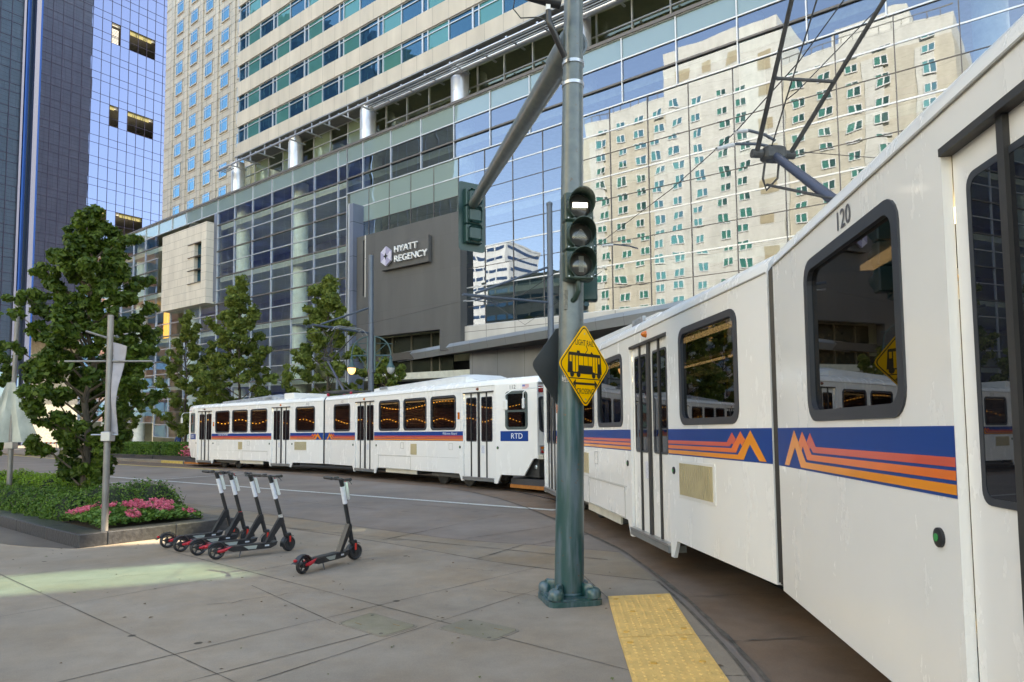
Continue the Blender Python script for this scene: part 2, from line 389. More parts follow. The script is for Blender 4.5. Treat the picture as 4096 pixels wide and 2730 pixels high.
# sunshade: rail tubes, slats and brackets
ss = MB()
ss.tube(FL(8.6, -0.95, 26.3), FL(72, -0.95, 26.3), 0.085, n=10)
hpart(ss, 'sunshade_rail', silver, True, False)
for q in range(3):
    for a_, b_ in ((30, 72), (8.4, 10.2)): hpart(MB().box(a_, b_, -0.75+q*0.28, -0.65+q*0.28, 26.32+q*0.04, 26.37+q*0.04, FL), 'sunshade_slat', grey, False, False)
ss = MB().tube(FL(29.9, 0.3, 26.55), FL(72, 0.3, 26.55), 0.2, n=12)
hpart(ss, 'eaves_pipe', silver, True, False)
br = MB()
for k in range(27):
    u = 10.6+2.36*k; br.box(u-0.06, u+0.06, -0.95, 0.9, 26.42, 26.5, FL)
    if u < 30: br.box(u-0.05, u+0.05, -0.1, 0.0, 26.5, 27.35, FL)
hpart(br, 'sunshade_brackets', silver, False, False)
# --- room tower: stone bands and ribbon windows
TV = [28.72+2.905*k for k in range(8)]; TU0, TU1 = 10.35, 72.0
hpart(MB().box(TU0, TU1, 0.0, 0.32, 27.46, 28.72, FL), 'stone_band', stone)
for k in range(7):
    hpart(MB().box(TU0, TU1, 0.0, 0.32, TV[k]+1.56, TV[k+1], FL), 'stone_band', stone)
hpart(MB().box(TU0, TU1, 0.02, 0.32, TV[7], 90, FL).box(TU0, 35, 0.02, 0.32, 90.01, 165, FL), 'upper_wall', stone)
hpart(MB().box(TU0, TU1, 0.33, 20, 28.7, 89.9, FL).box(TU0, 35, 0.33, 20, 90, 164.9, FL), 'tower_core', inter)
hpart(MB().box(TU0, TU1, 0.05, 20, 27.4, 27.45, FL), 'soffit', mat('soffit_grey', (0.22, 0.22, 0.23), 0.5))
hpart(MB().box(TU0-0.12, TU1, -0.12, 0.05, 27.4, 27.5, FL), 'soffit_edge', grey)
wm = MB(); fm = MB()
def FW(u, w, v): return Uf*u-Nf*w+Vector((0, 0, v))
def win_unit():
    fr = MB(); z1 = 1.56
    for a, b in ((0, 0.07), (0.5, 0.58), (2.52, 2.6), (4.68, 4.75)): fr.box(a, b, 0.08, 0.2, 0, z1, FW)
    for a, b in ((0.0, 0.05), (1.17, 1.24), (1.5, 1.56)):
        for x0, x1 in ((0.07, 0.5), (0.58, 2.52), (2.6, 4.68)): fr.box(x0, x1, 0.1, 0.2, a, b, FW)
    return fr
wproto = None
def panes(parent, loc):
    a = MB().quad(FW(0.58, 0.16, 0.03), FW(2.52, 0.165, 0.03), FW(2.52, 0.155, 1.53), FW(0.58, 0.16, 1.53)).build('pane', gl_teal, parent, recalc=False)
    b = MB().quad(FW(2.6, 0.16, 0.03), FW(4.68, 0.155, 0.03), FW(4.68, 0.165, 1.53), FW(2.6, 0.16, 1.53)).build('pane', gl_blue, parent, recalc=False)
    c = MB().quad(FW(0.07, 0.16, 0.03), FW(0.5, 0.16, 0.03), FW(0.5, 0.16, 1.53), FW(0.07, 0.16, 1.53)).build('pane', gl_blue, parent, recalc=False)
nvis = {0: 11, 1: 10, 2: 9, 3: 7, 4: 6, 5: 4, 6: 3}
for k in range(7):
    for j in range(nvis[k]):
        u = 11.5+4.75*j
        if wproto is None:
            wproto = win_unit().build('window', mull, hotel, loc=F(u, 0, TV[k])-HB); panes(wproto, None)
        else:
            c = wproto.copy(); COL.objects.link(c); c.location = F(u, 0, TV[k])-HB; c.parent = hotel
            for ch in wproto.children: d = ch.copy(); COL.objects.link(d); d.parent = c
    e = MB().box(10.5, 11.44, 0.1, 0.2, TV[k]+1.17, TV[k]+1.24, FL); e.box(10.4, 10.47, 0.08, 0.2, TV[k], TV[k]+1.56, FL)
    w1 = e.build('window', mull, hotel)
    MB().quad(FL(10.45, 0.17, TV[k]), FL(11.5, 0.17, TV[k]), FL(11.5, 0.16, TV[k]+1.56), FL(10.45, 0.165, TV[k]+1.56)).build('pane', gl_blue, w1, recalc=False)
    a = 11.5+4.75*nvis[k]
    if a < TU1: MB().quad(FL(a, 0.17, TV[k]), FL(TU1, 0.17, TV[k]), FL(TU1, 0.17, TV[k]+1.56), FL(a, 0.17, TV[k]+1.56)).build('ribbon_glass', gl_blue, hotel, recalc=False)
# --- rear wing with punched windows
hpart(MB().box(-28.6, 12.0, 10, 37, 20, 165, FL), 'wing_wall', stonew)
wr = MB()
for u in [-26.3+4.2*k for k in range(7)]: wr.box(u-0.45, u+0.45, 9.86, 10, 20, 120, FL)
for k in range(20): wr.box(-28.6, 12, 9.93, 10, 23.55+2.9*k, 23.65+2.9*k, FL)
hpart(wr, 'wing_piers', stonew)
ww = MB().box(-0.95, 0.95, -0.13, 0.02, -0.16, -0.02, FW); ww.mi = 1
ww.box(-0.95, 0.95, -0.05, 0.0, 0, 0.06, FW); ww.box(-0.95, 0.95, -0.05, 0.0, 1.24, 1.3, FW); ww.box(-0.95, 0.95, -0.05, 0, 1.6, 1.68, FW)
for x in (-0.95, -0.5, 0.89): ww.box(x, x+0.06, -0.06, 0, 0, 1.68, FW)
n_w = 0; wp = None
for r in range(17):
    for c_ in range(5):
        u = -24.2+4.2*c_; v = 27.6+2.9*r
        
        loc = F(u+2.1*0, 9.97, v)-HB
        if wp is None:
            wp = ww.build('window', [stonew, mull], hotel, loc=loc)
            uvmap(wp, lambda co, nn: (co.x, co.z))
            MB().quad(FW(-0.92, -0.03, 0.02), FW(0.92, -0.03, 0.02), FW(0.92, -0.025, 1.66), FW(-0.92, -0.03, 1.66)).build('pane', gl_wing, wp, recalc=False)
        else:
            c = wp.copy(); COL.objects.link(c); c.location = loc; c.parent = hotel
            d = wp.children[0].copy(); COL.objects.link(d); d.parent = c
        n_w += 1
# --- sign wall, pillar, recess
SW = -0.6
so = MB().prism([(28.9, 7.9), (28.9, 16.72), (39.45, 16.72), (39.45, 7.9), (37.6, 7.9), (37.6, 9.3), (30.25, 9.3), (30.25, 7.9)], SW, 0.02, lambda a, b, d: FL(a, d, b),
               holes=[[(29.72, 12.3), (29.72, 16.4), (29.95, 16.4), (29.95, 12.3)]])
hpart(so, 'sign_wall', dgrey)
hpart(MB().box(29.97, 30.05, SW-0.04, 0, 12.2, 16.72, FL), 'slot_trim', palep)
hpart(MB().box(28.62, 29.0, -0.95, 0.1, 0, 19.2, FL), 'pillar', bluegrey)
hpart(MB().box(28.5, 28.6, -1.0, 0.1, 0, 19.25, FL), 'pillar_fin', mull)
rc = MB().box(30.25, 37.6, 0.6, 0.7, 6.5, 9.3, FL)
hpart(rc, 'recess_glazing', mat('dark_recess_glass', (0.022, 0.026, 0.018), 0.2))
for u in (31.6, 33.6, 35.6, 36.4): hpart(MB().box(u, u+0.09, 0.5, 0.6, 6.5, 9.3, FL), 'recess_mullion', mat('recess_mullion', (0.12, 0.11, 0.08), 0.5))
p_ = MB().box(*[32.26-0.15, 37.02-0.15], SW-0.30, SW-0.05, 13.78, 15.56, FL)
sp = hpart(p_, 'sign_panel', dgrey)
# hexagon emblem with a four-pointed dark star, and lettering
cu, cv, R = 32.86, 14.66, 0.62
lav = mat('emblem_lavender', (0.62, 0.60, 0.72), 0.35, metal=0.3); lav2 = mat('emblem_violet', (0.36, 0.34, 0.50), 0.35, metal=0.3)
hexa = [(cu+R*0.98*math.sin(math.radians(60*i)), cv+R*1.12*math.cos(math.radians(60*i))) for i in range(6)]
em = MB(); DL = lambda a, b, d: FL(a, SW-0.30-d, b)
em.prism(hexa, 0.10, 0.22, DL); em.mi = 1
star = []
for i in range(8):
    rr = 0.25 if i % 2 == 0 else 0.105
    star.append((cu+rr*math.sin(math.radians(45*i)), cv+rr*math.cos(math.radians(45*i))))
em.mi = 1; em.prism([hexa[5], (cu, cv), hexa[4]], 0.225, 0.23, DL); em.prism([hexa[0], (cu, cv+0.0), hexa[1]], 0.225, 0.23, DL); em.prism([hexa[3], (cu, cv), hexa[2]], 0.225, 0.23, DL)
em.mi = 2; em.prism(star, 0.232, 0.24, DL)
em.build('emblem', [lav, lav2, shadowgap], hotel)
wl_ = mat('white_letters', (0.8, 0.8, 0.8), 0.4)
TX = lambda u, v: (lambda x, y, z: FL(u+x, SW-0.30-0.16-z, v+y))
text('HYATT', 0.62, wl_, hotel, TX(33.66, 14.98), 'lettering', 'LEFT', 0.06, 1.18)
text('REGENCY', 0.62, wl_, hotel, TX(33.66, 14.33), 'lettering', 'LEFT', 0.05, 1.18)
# --- band under the mirror glass and the canopy
hpart(MB().box(39.47, 72, -0.25, 0.15, 8.3, 9.36, FL), 'pale_band', palep)
hpart(MB().box(39.47, 72, 0.2, 0.4, 3.4, 8.3, FL), 'grey_wall_panels', mgrey)
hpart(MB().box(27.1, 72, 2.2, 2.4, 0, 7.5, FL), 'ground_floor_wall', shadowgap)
pts = [(-8.8, 48.9), (-3.6, 42.7), (1.9, 36.2), (6.5, 30.5), (11.2, 24.0), (16.5, 16.0)]
back = [F(72, 0.3, 0), F(52, 0.3, 0), F(40, 0.3, 0), F(29.2, 0.1, 0)]
poly = [(x, y) for x, y in pts]+[(q.x, q.y) for q in back]
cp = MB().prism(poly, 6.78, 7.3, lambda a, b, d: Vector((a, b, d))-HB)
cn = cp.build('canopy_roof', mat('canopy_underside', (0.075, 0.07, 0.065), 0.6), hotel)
fa = MB(); L = 0; uvl = []
for (x0, y0), (x1, y1) in zip(pts[:-1], pts[1:]):
    a = Vector((x0, y0, 0)); b = Vector((x1, y1, 0)); d = (b-a).length; t = (b-a)/d; nn = Vector((t.y, -t.x, 0))*-1
    nn = Vector((-abs(t.y), -abs(t.x), 0)).normalized(); k = max(1, round(d/1.75))
    for i in range(k):
        q0 = a+t*(d*i/k+0.006); q1 = a+t*(d*(i+1)/k-0.006)
        fa.add([q0+nn*0.02+Vector((0, 0, 6.72))-HB, q1+nn*0.02+Vector((0, 0, 6.72))-HB, q1+nn*0.1+Vector((0, 0, 7.12))-HB, q0+nn*0.1+Vector((0, 0, 7.12))-HB,
                q1+nn*0.12+Vector((0, 0, 7.13))-HB, q0+nn*0.12+Vector((0, 0, 7.13))-HB, q1+nn*0.06+Vector((0, 0, 7.36))-HB, q0+nn*0.06+Vector((0, 0, 7.36))-HB], [[0, 1, 2, 3], [3, 2, 4, 5], [5, 4, 6, 7]])
fa.build('canopy_fascia', mat('fascia_metal', (0.34, 0.36, 0.37), 0.32, metal=0.6, amt=0.06, scale=0.6), hotel, recalc=False)
# --- stone box bay with slot window and fins
BW = -0.8
bx = [PX(300+x/3.1367, 900+y/3.1367, BW) for x, y in ((1107, 130), (1656, -18), (1630, 985), (1070, 1088))]
bu0 = (bx[0][0]+bx[3][0])/2; bu1 = (bx[1][0]+bx[2][0])/2; bv0 = (bx[3][1]+bx[2][1])/2; bv1 = (bx[0][1]+bx[1][1])/2
sx = [PX(300+x/3.1367, 900+y/3.1367, BW) for x, y in ((1500, 235), (1588, 215), (1574, 712), (1485, 735))]
su0 = (sx[0][0]+sx[3][0])/2; su1 = (sx[1][0]+sx[2][0])/2; svb = (sx[2][1]+sx[3][1])/2; svt = (sx[0][1]+sx[1][1])/2
mb = MB().prism([(bu0, bv0), (bu1, bv0), (bu1, bv1), (bu0, bv1)], BW, 0.5, lambda a, b, d: FL(a, d, b), holes=[[(su0, svb), (su1, svb), (su1, svt), (su0, svt)]])
hpart(mb, 'stone_box', blockm)
hpart(MB().box(su0-0.02, su1+0.02, BW+0.35, BW+0.38, svb-0.02, svt+0.02, FL), 'slot_window', gl_blue)
fn = MB()
for i in range(4):
    v = svb+(svt-svb)*i/3.0; fn.box(su0-1.2, su1+0.0, BW-0.11, BW+0.30, v-0.02, v+0.025, FL)
hpart(fn, 'window_fins', mat('bronze_fin', (0.16, 0.13, 0.10), 0.5, metal=0.4))
hpart(MB().box(bu1+0.02, 7.15, -0.1, 0.3, 14.4, 22.8, FL), 'link_panel', bluegrey)
sw2 = MB()
for i in range(3): sw2.box(6.1, 6.5, -0.13, -0.1, 15.6+2.05*i, 17.5+2.05*i, FL)
hpart(sw2, 'link_window', gl_blue)

# ------------------------------------------------------------------ glass tower across the side street
TA = Vector((-87.94, 124, 0)); TW = Vector((0.6092, 0.7928, 0)).normalized(); TN = Vector((TW.y, -TW.x, 0))
def G(t, d, z): return TW*t-TN*d+Vector((0, 0, z))
gt = thing('glass_tower', 'tall blue mirror glass office tower with six open floor bays at the left', 'building', TA)
gl_sky = glass('tower_mirror_glass', None, 0.62, 0.003, 0.35, gcol=(0.150, 0.200, 0.325), body=(0.012, 0.014, 0.03), fres=0.2)
gl_sky2 = glass('tower_dark_glass', None, 0.3, 0.006, 0.35, gcol=(0.22, 0.32, 0.47), body=(0.01, 0.02, 0.04), fres=0.4)
gl_bl = glass('tower_bright_blue_glass', None, 0.45, 0.0, gcol=(0.05, 0.13, 0.42), body=(0.01, 0.05, 0.22), fres=0.3)
tm = mat('tower_mullion', (0.012, 0.014, 0.035), 0.7, spec=0.05)
zs = []; z = 24.9
while z < 112: zs += [z, z+1.55]; z += 4.33
op = [(11.8, 13.4, 81.3, 84.4, 0), (14.95, 19.95, 81.4, 85.6, 1), (11.4, 13.0, 64.3, 68.4, 1), (14.9, 19.8, 64.2, 68.35, 1), (11.0, 12.6, 42.8, 46.7, 1), (14.5, 19.3, 43.0, 46.8, 1)]
def is_open(t, z):
    for a, b, c, d, e in op:
        if a-0.1 < t < b+0.1 and c-0.4 < z < d+0.3: return True
    return False
ts = [0.0+1.72*k for k in range(26)]
for k in range(25):
    a, b = ts[k], ts[k+1]
    fr = MB(); fr.box(a-0.035, a+0.035, -0.07, 0, 20, 112, G)
    for i, z in enumerate(zs): fr.box(a+0.035, b-0.035, -0.05, 0, z-0.03, z+0.03, G)
    fo = fr.build('glazing_bay', tm, gt)
    g = MB()
    for z0, z1 in zip([20]+zs[:-1], zs):
        if is_open((a+b)/2, (z0+z1)/2):
            if g.v: g.build('glass', gl_sky, fo, recalc=False); g = MB()
            continue
        e, f_ = random.uniform(-.003, .003), random.uniform(-.003, .003)
        g.quad(G(a, e, z0), G(b, f_, z0), G(b, f_, z1), G(a, e, z1))
    g.build('glass', gl_sky, fo, recalc=False)
mb = MB().box(0, 43, 8, 40, 0, 112, G); mb.box(0, 0.1, 0.05, 8, 0, 112, G)
for i in range(20): mb.box(0.1, 43, 0.2, 8, 24.9+4.33*i-0.6, 24.9+4.33*i, G)
mb.build('tower_core', mat('raw_concrete', (0.22, 0.22, 0.2), 0.8, amt=0.3), gt)
yl = mat('yellow_board', (0.10, 0.095, 0.03), 0.8); slat = MB()
for a, b, c, d, e in op:
    if e:
        y = MB()
        n_ = max(1, round((b-a)/1.6))
        for i in range(n_): y.box(a+(b-a)*i/n_+0.04, a+(b-a)*(i+1)/n_-0.04, 0.15, 0.25, d-1.1, d-0.05, G)
        y.build('yellow_board', yl, gt)
    else:
        s_ = MB()
        for i in range(11): s_.box(a, b, 0.12, 0.2, c+0.28*i, c+0.28*i+0.13, G)
        s_.build('louvre', grey, gt)
# ribbed corner and the darker block to its left
cr_ = MB(); cr_.box(-0.5, -0.02, -0.3, 0.4, 0, 112, G); cr_.mi = 1; cr_.box(-1.25, -0.52, -1.0, 0.4, 0, 112, G)
cr_.mi = 2; cr_.box(-1.9, -1.3, 0.2, 0.6, 0, 112, G); cr_.mi = 0; cr_.box(-2.5, -1.95, -0.4, 0.4, 0, 112, G)
cr_.mi = 2; cr_.box(-2.9, -2.55, 0, 0.4, 0, 112, G); cr_.mi = 1; cr_.box(-3.3, -2.95, -1.3, 0.4, 0, 112, G)
cr_.build('corner_ribs', [gl_bl, mat('pale_blue_rib', (0.028, 0.045, 0.10), 0.5), gl_sky2], gt)
for k in range(9):
    a, b = -3.35-1.72*(k+1), -3.35-1.72*k
    fr = MB(); fr.box(a-0.03, a+0.03, -1.17, -1.1, 0, 112, G)
    for z in zs: fr.box(a+0.03, b-0.03, -1.15, -1.1, z-0.03, z+0.03, G)
    fo = fr.build('glazing_bay', tm, gt); g = MB()
    for z0, z1 in zip([0]+zs[:-1], zs):
        e, f_ = random.uniform(-.008, .008), random.uniform(-.008, .008)
        g.quad(G(a, -1.1+e, z0), G(b, -1.1+f_, z0), G(b, -1.1+f_, z1), G(a, -1.1+e, z1))
    g.build('glass', gl_sky2, fo, recalc=False)
MB().box(-19, -3.4, -1.0, 30, 0, 112, G).build('side_block', inter, gt)

# ------------------------------------------------------------------ buildings on the near side of the street, seen mirrored in the glass
def apartment():
    base = F(20, -97, 0); b = thing('apartment_building', 'sunlit tan and cream apartment block with white framed teal windows mirrored in the hotel glass', 'building', base)
    A = lambda u, w, v: F(u, w, v)-base
    tan = panelmat('sunlit_tan_stucco', (0.60, 0.56, 0.455), 60, 3.1, 0, 0.02, var=0.03); crm = panelmat('pale_stucco', (0.68, 0.68, 0.62), 60, 3.1, 0, 0.02, var=0.03)
    def bk(name, u0, u1, w0, v0, v1, M):
        o = MB().box(u0, u1, -115, w0, v0, v1, A).build(name, M, b); uvmap(o, lambda co, nn: invF(co+base)); return o
    bk('left_wing', -15, 5, -97, 0, 68, tan); bk('left_wing_attic', -15, 5, -97.2, 68, 71.6, crm)
    bk('tall_block', 5.1, 29.6, -96.4, 0, 80.3, crm)
    bk('right_wing', 29.7, 56.8, -97, 0, 67.2, tan); bk('right_wing_attic', 29.7, 56.8, -97.2, 67.2, 71.6, crm)
    bk('setback', 38, 50, -100, 71.6, 76, crm)
    cr = MB()
    for u in (-13, 2.2): cr.box(u, u+3.2, -97.0, -96.75, 0, 66, A)
    for u in (43, 51): cr.box(u, u+3.2, -97.0, -96.8, 0, 66, A)
    o = cr.build('bay_projection', crm, b); uvmap(o, lambda co, nn: invF(co+base))
    rl = MB()
    for u in range(-15, 57, 2):
        if not 4 < u < 30: rl.box(u, u+0.12, -97.1, -97.0, 71.6, 72.7, A)
    rl.box(-15, 5, -97.1, -97, 72.6, 72.75, A); rl.box(29.7, 56.8, -97.1, -97, 72.6, 72.75, A)
    rl.build('roof_railing', palep, b)
    fr = MB()
    for x0, x1, y0, y1 in ((-1.15, 1.15, 0, 0.16), (-1.15, 1.15, 1.54, 1.7), (-1.15, -1.0, 0.16, 1.54), (1.0, 1.15, 0.16, 1.54), (-0.12, 0.12, 0.16, 1.54)): fr.box(x0, x1, 0.0, 0.1, y0, y1, FW)
    tealp = glass('apartment_teal_glass', None, 0.25, 0.0, gcol=(0.5, 0.9, 0.85), body=(0.05, 0.27, 0.22)); drk = glass('apartment_dark_glass', None, 0.3, 0.0, gcol=(0.5, 0.9, 0.85), body=(0.02, 0.08, 0.08))
    p1 = None; cols = [-10.3, -5.4, -0.7, 3.4, 7.6, 12.4, 17.7, 21.7, 32.0, 36.7, 41.2, 46.0, 53.2]; cells = []
    for r in range(16):
        for c in cols:
            if 20 < c < 29.6 and False: continue
            cells.append((68.3-3.1*r, c))
    rest = MB(); n_ = 0
    wht = mat('white_window_frame', (0.8, 0.8, 0.78), 0.5)
    for v, c in cells:
        w0 = -96.38 if 5 < c < 29.6 else (-96.72 if (2.2 < c < 5.4 or -13 < c < -9.8 or 43 < c < 46.2 or 51 < c < 54.2) else -96.95)
        if 5 < c < 29 and v > 66: v += 0.6
        if n_ < 100 and (c > -6 or v > 50):
            n_ += 1; loc = F(c, w0, v-0.85)-base
            if p1 is None:
                p1 = fr.build('window', wht, b, loc=loc)
                q = MB().quad(FW(-1.0, 0.04, 0.16), FW(-0.12, 0.04, 0.16), FW(-0.12, 0.04, 1.54), FW(-1.0, 0.04, 1.54)); q.mi = 1
                q.quad(FW(0.12, 0.04, 0.16), FW(1.0, 0.04, 0.16), FW(1.0, 0.04, 1.54), FW(0.12, 0.04, 1.54)); q.build('pane', [tealp, drk], p1, recalc=False)
            else:
                k = p1.copy(); COL.objects.link(k); k.location = loc; k.parent = b
                d = p1.children[0].copy(); COL.objects.link(d); d.parent = k
        else:
            s = lambda x, y, z, c=c, w0=w0, v=v: A(c+x, w0+y, v-0.85+z)
            rest.mi = 0
            for x0, x1, y0, y1 in ((-1.15, 1.15, 0, 0.16), (-1.15, 1.15, 1.54, 1.7), (-1.15, -1.0, 0.16, 1.54), (1.0, 1.15, 0.16, 1.54), (-0.12, 0.12, 0.16, 1.54)): rest.box(x0, x1, 0.0, 0.1, y0, y1, s)
            rest.mi = 1; rest.quad(s(-1, 0.04, 0.16), s(1, 0.04, 0.16), s(1, 0.04, 1.54), s(-1, 0.04, 1.54))
    o = rest.build('windows_below', [wht, tealp], b); o['kind'] = 'stuff'
    pn = MB()
    for v in [71.5-6.2*i for i in range(10)]: pn.box(25.0, 27.6, -96.4, -96.36, v, v+2.2, A)
    for u in (8, 13.2, 18.6): pn.box(u, u+2.4, -96.4, -96.36, 74.5, 77, A)
    pn.build('recessed_panel', mat('tan_panel', (0.45, 0.38, 0.25), 0.7), b)
apartment()
# unseen blocker added at right: shades the street, tinted hole shapes a sun patch
nb_ = F(90, 0, 0); sun_blocker = thing('office_tower', 'unseen sun blocker added beyond the right edge with a tinted sun gap', 'building', nb_); NF = Fl(nb_)
HOLE = [(73.9, 25.5), (73.9, 29.2), (76.0, 29.2), (76.0, 25.5)]
o = MB().prism([(72.1, 0), (90, 0), (90, 98), (72.1, 98)], 0.0, 1.2, lambda a, b, d: NF(a, d, b), holes=[HOLE]).build('blocker_wall', mgrey, sun_blocker); uvmap(o, lambda co, nn: invF(co+nb_))
o = MB().box(90.01, 150, 0, 18, 0, 98, NF).build('wall', mgrey, sun_blocker); uvmap(o, lambda co, nn: invF(co+nb_))
MB().box(73.91, 75.99, 0.6, 0.63, 25.51, 29.19, NF).build('sun_tint_pane', glass('sun_tint_glass', (0.50, 0.72, 0.70), 0.05), sun_blocker)  # tinted pane added to dim and green the sun patch

def blockbuild(name, label, u0, u1, w0, w1, v1, wallM, bandM, nb, roofcut=0, base=None):
    base = F((u0+u1)/2, w1, 0); b = thing(name, label, 'building', base); A = lambda u, w, v: F(u, w, v)-base
    o = MB().box(u0, u1, w0, w1, 0, v1, A).build('wall', wallM, b); uvmap(o, lambda co, nn: invF(co+base))
    st = v1/nb
    g = MB()
    for i in range(nb): g.box(u0+0.8, u1-0.8, w1, w1+0.06, st*i+1.2, st*i+st-1.1, A)
    for i in range(nb): g.box(u1, u1+0.06, w0+0.8, w1-0.8, st*i+1.2, st*i+st-1.1, A)
    g.build('ribbon_window', bandM, b)
    pc = MB()
    for u in np.arange(u0+3, u1-1, 4.0): pc.box(u, u+0.5, w1+0.06, w1+0.12, 0, v1-0.6, A)
    pc.box(u0-0.1, u1+0.1, w0, w1+0.2, v1, v1+0.5, A)
    o = pc.build('pier', wallM, b); uvmap(o, lambda co, nn: invF(co+base))
    return b
brk = panelmat('orange_brick', (0.60, 0.25, 0.13), 0.9, 0.35, 0.5, 0.012); pnk = panelmat('pink_stone', (0.62, 0.42, 0.33), 2.0, 1.0, 0.5, 0.01)
grn = panelmat('grey_green_stone', (0.27, 0.30, 0.25), 4.0, 3.2, 0.0, 0.02); whp = panelmat('white_precast', (0.66, 0.68, 0.66), 6.0, 3.2, 0, 0.02)
blockbuild('office_tower', 'white banded office tower with dark ribbon windows mirrored beside the sign wall', -104, -84, -170, -150, 66, whp, gl_sky2, 20)
blockbuild('office_block', 'shadowed grey green office block mirrored below the white banded tower', -46, -24, -125, -97, 38, grn, gl_blue, 11)
blockbuild('stone_building', 'pink stone building mirrored high beside the stone box bay', -127, -113, -68, -60, 66, pnk, gl_wing, 17)

# low restaurant front under the apartments: its bulbs and dark red brick show in the train windows
rb_ = F(20, -90, 0); rst = thing('restaurant_building', 'low dark red restaurant front with strings of warm bulbs mirrored in the train windows', 'building', rb_)
RF = lambda u, w, v: F(u, w, v)-rb_
drk_b = panelmat('dark_red_brick', (0.11, 0.045, 0.035), 0.9, 0.3, 0.5, 0.01)
o = MB().box(-70, 75, -95.5, -90, 0, 9.5, RF).build('wall', drk_b, rst); uvmap(o, lambda co, nn: invF(co+rb_))
for i in range(24):
    u = -68+6*i; o = MB().box(u, u+4.2, -90, -89.94, 0.8, 4.2, RF).build('shop_window', mat('dark_shop_glass', (0.03, 0.025, 0.03), 0.15), rst)
bulb = mat('string_bulb', (1, 0.6, 0.2), 0.5, emit=(1, 0.42, 0.06), estr=1.8); bb = MB()
for u in np.arange(-66, 73, 0.55): bb.box(u, u+0.10, -89.6, -89.45, 5.0+0.5*math.sin(u*0.55), 5.10+0.5*math.sin(u*0.55), RF)
for u in np.arange(-66, 73, 0.7): bb.box(u, u+0.14, -89.6, -89.45, 3.4+0.25*math.sin(u*1.9), 3.54+0.25*math.sin(u*1.9), RF)
o = bb.build('string_lights', bulb, rst); o['kind'] = 'stuff'

# blocks beyond the left edge of the view; the podium glass and the farther train mirror them
def left_block(name, label, x0, x1, y0, y1, h, M, glassM, n, bulbs=False):
    b0 = Vector(((x0+x1)/2, (y0+y1)/2, 0)); t = thing(name, label, 'building', b0); E_ = lambda x, y, z: Vector((x, y, z))-b0
    o = MB().box(x0, x1, y0, y1, 0, h, E_).build('wall', M, t); uvmap(o, lambda co, nn: (co.y+co.x, co.z))
    st = h/n
    for i in range(n):
        if bulbs and i == 0: continue
        MB().box(x1, x1+0.05, y0+1, y1-1, st*i+0.9, st*i+st-0.7, E_).build('ribbon_window', glassM, t)
    fn = MB()
    for y in np.arange(y0+1.5, y1-1, 1.9): fn.box(x1+0.05, x1+0.35, y, y+0.12, 0 if not bulbs else 9, h, E_)
    o = fn.build('fins', mullion_navy, t); o['kind'] = 'stuff'
    if bulbs:
        bb = MB()
        for y in np.arange(y0, y1, 0.4):
            for z0, a, k in ((5.2, 0.5, 0.5), (3.2, 0.25, 1.7)): bb.box(x1+0.4, x1+0.5, y, y+0.09, z0+a*math.sin(y*k), z0+0.09+a*math.sin(y*k), E_)
        o = bb.build('string_lights', bulb, t); o['kind'] = 'stuff'
mullion_navy = mat('navy_fins', (0.34, 0.42, 0.50), 0.5)
left_block('office_tower', 'dark blue finned tower beyond the left edge mirrored in the podium glass', -112, -86, 50.5, 82, 78, panelmat('navy_panels', (0.12, 0.19, 0.36), 3.8, 3.9, 0.0, 0.05, var=0.35), mat('navy_ribbon', (0.05, 0.09, 0.26), 0.25), 20)
left_block('office_tower', 'plain grey green tower beyond the left edge mirrored above the grey sign wall', -108, -86, 34.5, 50, 74, grn, mat('dim_ribbon', (0.20, 0.22, 0.19), 0.4), 18)
left_block('brick_building', 'orange brick building beyond the left edge mirrored low in the hotel glass', -106, -86, 83, 112, 36, brk, gl_wing, 9)
left_block('brick_building', 'dark red brick restaurant block beyond the left edge mirrored in the farther train', -80, -66, -35, 62, 12, drk_b, mat('dark_shop_glass', (0.03, 0.025, 0.03), 0.15), 3, True)
